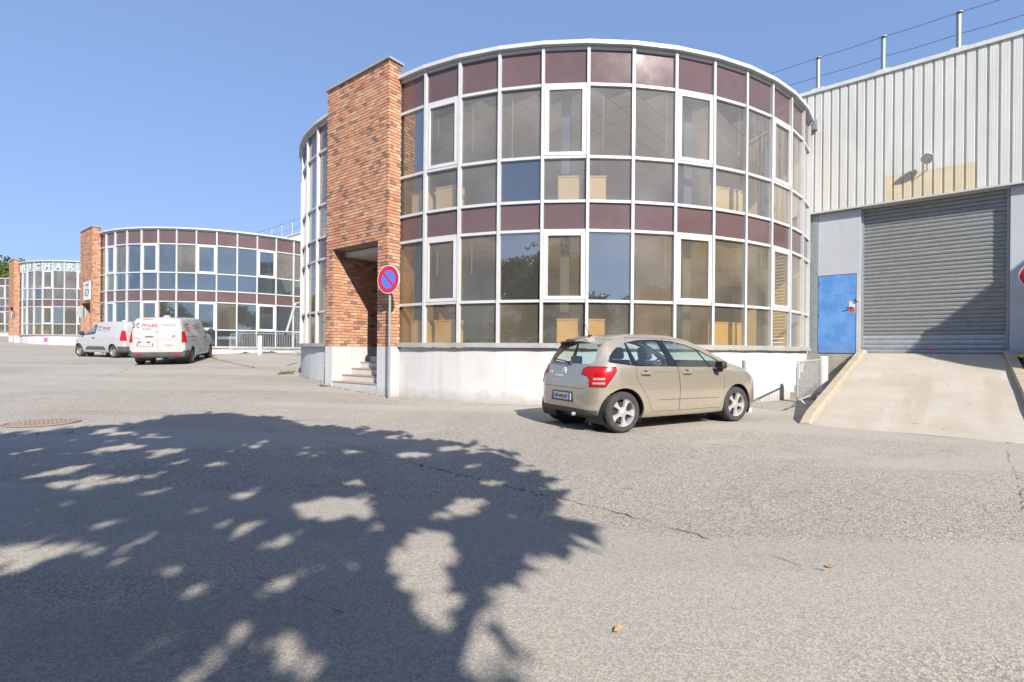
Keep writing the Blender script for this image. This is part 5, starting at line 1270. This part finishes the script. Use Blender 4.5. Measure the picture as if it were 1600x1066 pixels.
def tuft(x, y, s, n=10, mi=0, z=None):
    z = gh(x, y) if z is None else z
    for k in range(n):
        a = rr.uniform(0, 6.28); l = s*rr.uniform(.4, 1); w_ = l*.12; bx, by = x+rr.gauss(0, s*.3), y+rr.gauss(0, s*.3); dx, dy = math.cos(a)*l*.6, math.sin(a)*l*.6
        wd.add([(bx-w_*math.sin(a), by+w_*math.cos(a), z), (bx+w_*math.sin(a), by-w_*math.cos(a), z), (bx+dx, by+dy, z+l*rr.uniform(.3, .9))], [(0, 1, 2)], mi)
def tline(pts, dens, s, mi=0, j=.02, n=6):
    for a, b_ in zip(pts[:-1], pts[1:]):
        a, b_ = Vector(a), Vector(b_)
        for k in range(max(1, int((b_-a).length*dens))): p = a.lerp(b_, rr.random()); tuft(p.x+rr.gauss(0, j), p.y+rr.gauss(0, j), s*rr.uniform(.4, 1.1), n, mi)
tline([(-1.3, 5.3), (-.6, 4.73), (0.0, 4.2)], 26, .035); tline([(0.42, 3.91), (0.72, 3.62)], 34, .025); tline([(-7.4, 6.3), (-6.4, 6.9)], 20, .06); tline([(-6.3, 6.95), (-5.9, 7.4)], 8, .05)
tline([(-3.2, 6.9), (-1.3, 5.3)], 5, .02); tline([(-16.34, 24.34), (-10.64, 18.47)], 7, .10, n=9)
for i in range(0, 13):
    a, b_ = [CR+(v-CR)*(1+.05/RAD) for v in (VR[i], VR[i+1])]; tline([a, b_], 5, .04, 1, .02, 5)
    if i % 2: tline([a, b_], 2, .05, 0)
for i in range(0, 6):
    a, b_ = [CL+(v-CL)*(1+.05/RAD) for v in (VL[i], VL[i+1])]; tline([a, b_], 12, .07, i % 2, .03, 7)
tline([pp(2.7, .05), pp(1.5, .05)], 20, .06, 1, .02, 7); tline([pp(1.2, .05), pp(0, .05)], 26, .05, 1, .03, 7)
for k in range(26): tuft(-8.75+rr.gauss(0, .10), 17.1+rr.gauss(0, .22), .13, 9, 0)
for k in range(10): tuft(-5.95+rr.gauss(0, .06), 13.75+rr.gauss(0, .08), .10, 8, 0)
for x, y in ((-16.2, 27.4), (-15.0, 27.3), (-14.6, 27.2)):
    for k in range(7): tuft(x+rr.gauss(0, .12), y+rr.gauss(0, .1), .22, 9, 0)
tline([rp(T0, RL-.1), rp(T1, RL+.02)], 4, .03, 1); tline([rp(T1-.6, RL+.04), rp(T1-.3, RL+.04)], 12, .04, 0)
tag(ob('weeds', wd.mesh('weeds', [M['weed'], M['drybits']], fix=False)), 'small weeds and dry litter along cracks and wall feet', None, None, 'stuff')
M['dryleaf'] = mat('dry_leaf', (.34, .22, .10), .8)
def dry_leaf(x, y, rz, label, s=.026):
    b_ = MB(); vs = [(-s, 0, .004), (-.3*s, .5*s, .014), (.6*s, .35*s, .02), (s*1.1, 0, .006), (.6*s, -.4*s, .012), (-.3*s, -.5*s, .004), (-1.6*s, .1*s, .012)]
    b_.add(vs, [(0, 1, 2, 3), (0, 3, 4, 5), (0, 5, 6)]); o = ob('dry_leaf', b_.mesh('dry_leaf', [M['dryleaf']]), None, (x, y, .004), rz); tag(o, label, 'leaf', 'fallen dry leaves')
dry_leaf(.34, 2.17, .5, 'curled yellow dry leaf nearest the camera, lower centre of the yard'); dry_leaf(1.63, 2.83, -.4, 'small yellow dry leaf on the asphalt, lower right of the yard', .022)
# stains
# ------------------------------------------------------------------ trees
def leafmat(name, c1, c2):
    m = bpy.data.materials.new(name); m.use_nodes = True; t = m.node_tree; b = t.nodes['Principled BSDF']; g = t.nodes.new('ShaderNodeNewGeometry')
    n = t.nodes.new('ShaderNodeTexNoise'); n.inputs['Scale'].default_value = .9; n.inputs['Detail'].default_value = 4; t.links.new(g.outputs['Position'], n.inputs['Vector'])
    r = t.nodes.new('ShaderNodeMapRange'); r.inputs[1].default_value = .35; r.inputs[2].default_value = .65; t.links.new(n.outputs[0], r.inputs[0])
    x = t.nodes.new('ShaderNodeMix'); x.data_type = 'RGBA'; x.inputs[6].default_value = (*c1, 1); x.inputs[7].default_value = (*c2, 1); t.links.new(r.outputs[0], x.inputs[0]); t.links.new(x.outputs[2], b.inputs['Base Color'])
    b.inputs['Roughness'].default_value = .6; tr = t.nodes.new('ShaderNodeBsdfTranslucent'); t.links.new(x.outputs[2], tr.inputs[0]); mx = t.nodes.new('ShaderNodeMixShader'); mx.inputs[0].default_value = .22
    t.links.new(b.outputs[0], mx.inputs[1]); t.links.new(tr.outputs[0], mx.inputs[2]); t.links.new(mx.outputs[0], t.nodes['Material Output'].inputs[0]); return m
M['leaf'] = leafmat('leaf', (.075, .115, .022), (.045, .075, .018)); M['leaf2'] = leafmat('leaf_light', (.13, .17, .03), (.06, .095, .02)); M['bark'] = mat('bark', (.13, .10, .08), .95, 0, .2, .4, 6, .8, 25)
rng_ = np.random.default_rng(5)
def leaves(name, P, size, m, parent=None, loc=(0, 0, 0)):
    n = len(P); a = rng_.normal(size=(n, 3)); a /= np.linalg.norm(a, axis=1)[:, None]; h = rng_.normal(size=(n, 3)); b_ = np.cross(a, h); b_ /= np.linalg.norm(b_, axis=1)[:, None]
    s = size*rng_.uniform(.6, 1.3, (n, 1)); v = np.stack([P-a*s, P+b_*s*.5, P+a*s, P-b_*s*.5], 1).reshape(-1, 3); f = np.arange(4*n).reshape(-1, 4)
    me = bpy.data.meshes.new(name); me.from_pydata(v.tolist(), [], f.tolist()); me.materials.append(m); return ob(name, me, parent, loc)
def inpoly(P, poly):
    x, y = P[:, 0], P[:, 1]; c = np.zeros(len(P), bool); n = len(poly); j = n-1
    for i in range(n):
        xi, yi, xj, yj = *poly[i], *poly[j]
        c ^= ((yi > y) != (yj > y)) & (x < (xj-xi)*(y-yi)/(yj-yi+1e-12)+xi); j = i
    return c
# the plane tree behind the camera whose crown shades the yard
OUT = [(-11.5, 1.0), (-12.0, 5.6), (-9.2, 5.9), (-8.2, 6.5), (-7.6, 6.7), (-6.9, 6.75), (-6.5, 7.4), (-6.2, 7.6), (-6.18, 8.27), (-5.88, 8.94), (-5.18, 8.81), (-4.27, 8.24), (-3.61, 7.73), (-2.74, 7.53), (-2.23, 7.1), (-1.74, 6.62), (-1.19, 6.42), (-0.75, 6.1), (-0.45, 5.6), (-.12, 4.83), (0.18, 4.45), (-.02, 3.93), (0.10, 3.57), (0.24, 3.27), (0.03, 3.12), (-.09, 2.87), (-.06, 2.62), (-0.28, 2.66), (-0.47, 2.74), (-0.44, 2.48), (-0.5, 2.27), (-0.38, 2.05), (-0.22, 1.93), (-.12, 1.82), (-.02, 1.45), (-.05, -2.5), (-9, -3)]
H1 = [(-0.94, 3.03), (-0.91, 3.47), (-0.53, 3.36), (-0.41, 2.94), (-0.43, 2.69), (-0.34, 2.48), (-0.43, 2.36), (-0.64, 2.48), (-0.82, 2.65)]
H2 = [(-2.05, 3.87), (-1.75, 4.23), (-1.22, 3.9), (-1.31, 3.6), (-1.64, 3.52)]
HO = [(-2.96, 2.96, .2, .14), (-2.02, 2.75, .16, .12), (-2.08, 3.44, .13, .15), (-1.56, 2.03, .12, .13), (-1.32, 2.6, .11, .14), (-1.24, 2.75, .1, .1), (-1.26, 2.08, .13, .13), (-1.83, 2.1, .1, .1), (-1.52, 5.81, .25, .25), (-.57, 3.91, .22, .26), (-5.04, 6.03, .25, .24), (-4.38, 5.87, .25, .22), (-3.38, 5.24, .18, .2), (-2.32, 2.19, .12, .1), (-1.71, 2.43, .12, .1), (-.21, 3.63, .15, .16), (-.91, 1.92, .12, .12), (-1.64, 3.11, .12, .15), (-2.57, 3.7, .12, .13), (-3.88, 4.58, .22, .18), (-1.15, 6.21, .2, .25), (-1.65, 4.54, .17, .17), (-.45, 4.6, .16, .2), (-.2, 5.1, .15, .18)]
K_ = np.array([SUNV.x/SUNV.z, SUNV.y/SUNV.z])
nC = 4300
G = np.c_[rng_.uniform(-12, .6, 14000), rng_.uniform(-3, 9.2, 14000)]; G = G[inpoly(G, OUT)]
nzv = np.array([noise.noise(Vector((a*1.5, b*1.5, .3))) for a, b in G]); G = G[(nzv < .33) | (G[:, 0] > -1.6)]
_c = np.array([noise.noise(Vector((a*2.6, b*2.6, 7.3))) for a, b in G]); G = (G+np.c_[_c, np.roll(_c, 3)]*.20*np.clip(-.6-G[:, :1], 0, 1)-np.c_[.09*(G[:, 0] > -1.2), 0*G[:, 0]]*np.clip(G[:, :1]+1.2, 0, 1))[:nC+1200]
hgt = 4.9+.7*np.sin(G[:, 0]*.9+1)*np.cos(G[:, 1]*.7)+rng_.normal(0, .45, len(G)); hgt = np.clip(hgt, 3.7, 7)
cnt_ = 20; hgt = np.maximum(hgt, (G[:, 1]+1.6)/2.54+.35); g2 = np.repeat(G, cnt_, 0)+rng_.normal(0, .13, (len(G)*cnt_, 2)); h2 = np.repeat(hgt, cnt_)+rng_.normal(0, .16, len(g2))
rh = np.random.default_rng(9)
for _ in range(230):
    x, y = rh.uniform(-10, 0), .8+6.8*rh.uniform(0, 1)**1.5; a_h = rh.uniform(.05, .13)*(1+.08*y)*.8; HO.append((x, y, a_h*rh.uniform(.6, 1.1), a_h*rh.uniform(1, 2.0)))
for _ in range(70): x, y = rh.uniform(-4.5, -.2), rh.uniform(1.2, 4.2); a_h = rh.uniform(.035, .075); HO.append((x, y, a_h, a_h*1.6))
keep = ~inpoly(g2, H1) & ~inpoly(g2, H2)
for x, y, a, b_ in HO: keep &= ((g2[:, 0]-x)/a)**2+((g2[:, 1]-y)/b_)**2 > 1
g2, h2 = g2[keep], h2[keep]; LP = np.c_[g2+K_*h2[:, None], h2]; LP = LP[(LP[:, 1] < .02) | ((LP[:, 2]-1.21)/np.maximum(LP[:, 1], .02) > .80)]
def tree_body(root, base, targets, r0, name='trunk'):
    mb = MB(); b0 = Vector(base); top = Vector((sum(t[0] for t in targets)/len(targets), sum(t[1] for t in targets)/len(targets), 0))
    fork = b0+Vector((0, 0, 2.6)); mb.tube([b0+Vector((0, 0, -.3)), b0+Vector((.02, 0, .3)), b0+Vector((.05, .02, 1.4)), fork], r0*1.15, 12, r2=r0*.75)
    ob('trunk', mb.mesh('trunk', [M['bark']], root.location, smooth=60), root)
    for t in targets:
        t = Vector(t); m1 = fork.lerp(t, .45)+Vector((0, 0, .5)); mb = MB(); mb.tube([fork-Vector((0, 0, .1)), fork.lerp(m1, .5)+Vector((0, 0, .2)), m1, m1.lerp(t, .6), t], r0*.5, 8, r2=.025); ob('limb', mb.mesh('limb', [M['bark']], root.location, smooth=60), root)
for nm, sel, base, lab in (('a', LP[:, 0] > -1.0, (1.6, -6.2, 0), 'tall leafy tree behind the camera casting the dappled shade, right one of two'), ('b', LP[:, 0] <= -1.0, (-4.6, -4.6, 0), 'tall leafy tree behind the camera casting the dappled shade, left one of two')):
    root = empty('shade_tree', base, 0, lab, 'tree', 'trees behind the camera shading the yard'); P = LP[sel]
    o = leaves('crown', P-np.array(base), .125, M['leaf'], root)
    tg = [tuple(P[i]) for i in rng_.choice(len(P), 9, replace=False)]
    tree_body(root, base, tg, .17)
# trees and hedge behind the camera (seen in the glass) and beyond the far buildings
def make_tree(h, r, n, m, seed, size=.11):
    rs = np.random.default_rng(seed); cs_ = []
    for k in range(46):
        a = rs.uniform(0, 6.28); rr_ = r*math.sqrt(rs.uniform(0, 1)); z = h*(.28+.72*rs.uniform(0, 1)); lim = r*math.sin(math.pi*min(1, max(0.05, (z/h-.15)/.9)))**.6
        cs_.append((math.cos(a)*min(rr_, lim), math.sin(a)*min(rr_, lim), min(z, h-.4)))
    cs_ = np.array(cs_); P = cs_[rs.integers(0, len(cs_), n)]+rs.normal(0, 1, (n, 3))*np.array([r*.17, r*.17, r*.13])
    return P, cs_
def std_tree(x, y, h, r, n, m, seed, label, group, size=.11, z=None):
    z = gh(x, y) if z is None else z; root = empty('tree', (x, y, z), seed, label, 'tree', group); P, cs_ = make_tree(h, r, n, m, seed, size)
    leaves('crown', P, size, m, root)
    mb = MB(); mb.tube([(0, 0, -.3), (.05, 0, h*.25), (0, .1, h*.55), (0, 0, h*.85)], r*.075, 10, r2=.03)
    for c in cs_[:10]: mb.tube([(0, .03, h*.3), tuple(c*np.array([.5, .5, .8])), tuple(c)], r*.03, 5, r2=.015)
    ob('trunk', mb.mesh('trunk', [M['bark']]), root); return root
protos = [std_tree(-14, -21, 6.4, 2.6, 5000, M['leaf'], 1, 'dark green tree left in the row behind the camera', 'trees in a row behind the camera', .16), std_tree(-7, -22, 5.6, 2.4, 5000, M['leaf2'], 2, 'light green tree left of the middle behind the camera', 'trees in a row behind the camera', .16)]
for i, (x, y, s_) in enumerate([(-24, -17, 1.1), (-34, -12, 1.2), (0, -24, .95), (6.5, -23, 1.1), (13, -25, 1.0), (19, -22, 1.15), (26, -24, 1.2), (-46, -6, 1.3), (34, -22, 1.2), (-19, -20, .9)]):
    c = copy_tree(protos[i % 2]); c['label'] = '%s tree of the row behind the camera, reflected in the glass' % ['second', 'leftmost but one', 'middle', 'right of the middle', 'fifth from the right', 'fourth from the right', 'third from the right', 'leftmost', 'rightmost', 'third from the left'][i]; c.location = (x, y, 0); c.rotation_euler = (0, 0, i*1.3); c.scale = (s_, s_, s_)
hd = empty('hedge', (0, -15, 0), R(-8), 'clipped green hedge behind the camera, reflected in the lower panes', 'hedge')
n = 42000; P = np.c_[rng_.uniform(-45, 40, n), rng_.normal(0, .32, n), rng_.uniform(.05, 1.9, n)]; P[:, 2] += .18*np.sin(P[:, 0]*2.1)+.12*np.sin(P[:, 0]*5.3); leaves('foliage', P, .11, M['leaf2'], hd)
ob('core', MB().box((-2.5, 0, .8), (85, .35, 1.6)).mesh('core', [M['leaf']]), hd)
for i, (x, y, h, r, sd_) in enumerate([(-91, 84, 12.6, 7.5, 21), (-80.5, 88, 10.6, 6, 22), (-101, 92, 13.5, 8, 23), (-95, 74, 10, 5.5, 24)]):
    std_tree(x, y, h, r, 9000, M['leaf2'] if i % 2 == 0 else M['leaf'], sd_, ['widest green tree beyond the farthest building, mostly left of the frame', 'rounded green tree seen over the roof right beside the far brick pier', 'tallest green tree behind the others at the far left edge', 'smallest green tree beyond the farthest building at the left'][i], 'big trees beyond the farthest building', .34, 2.0)
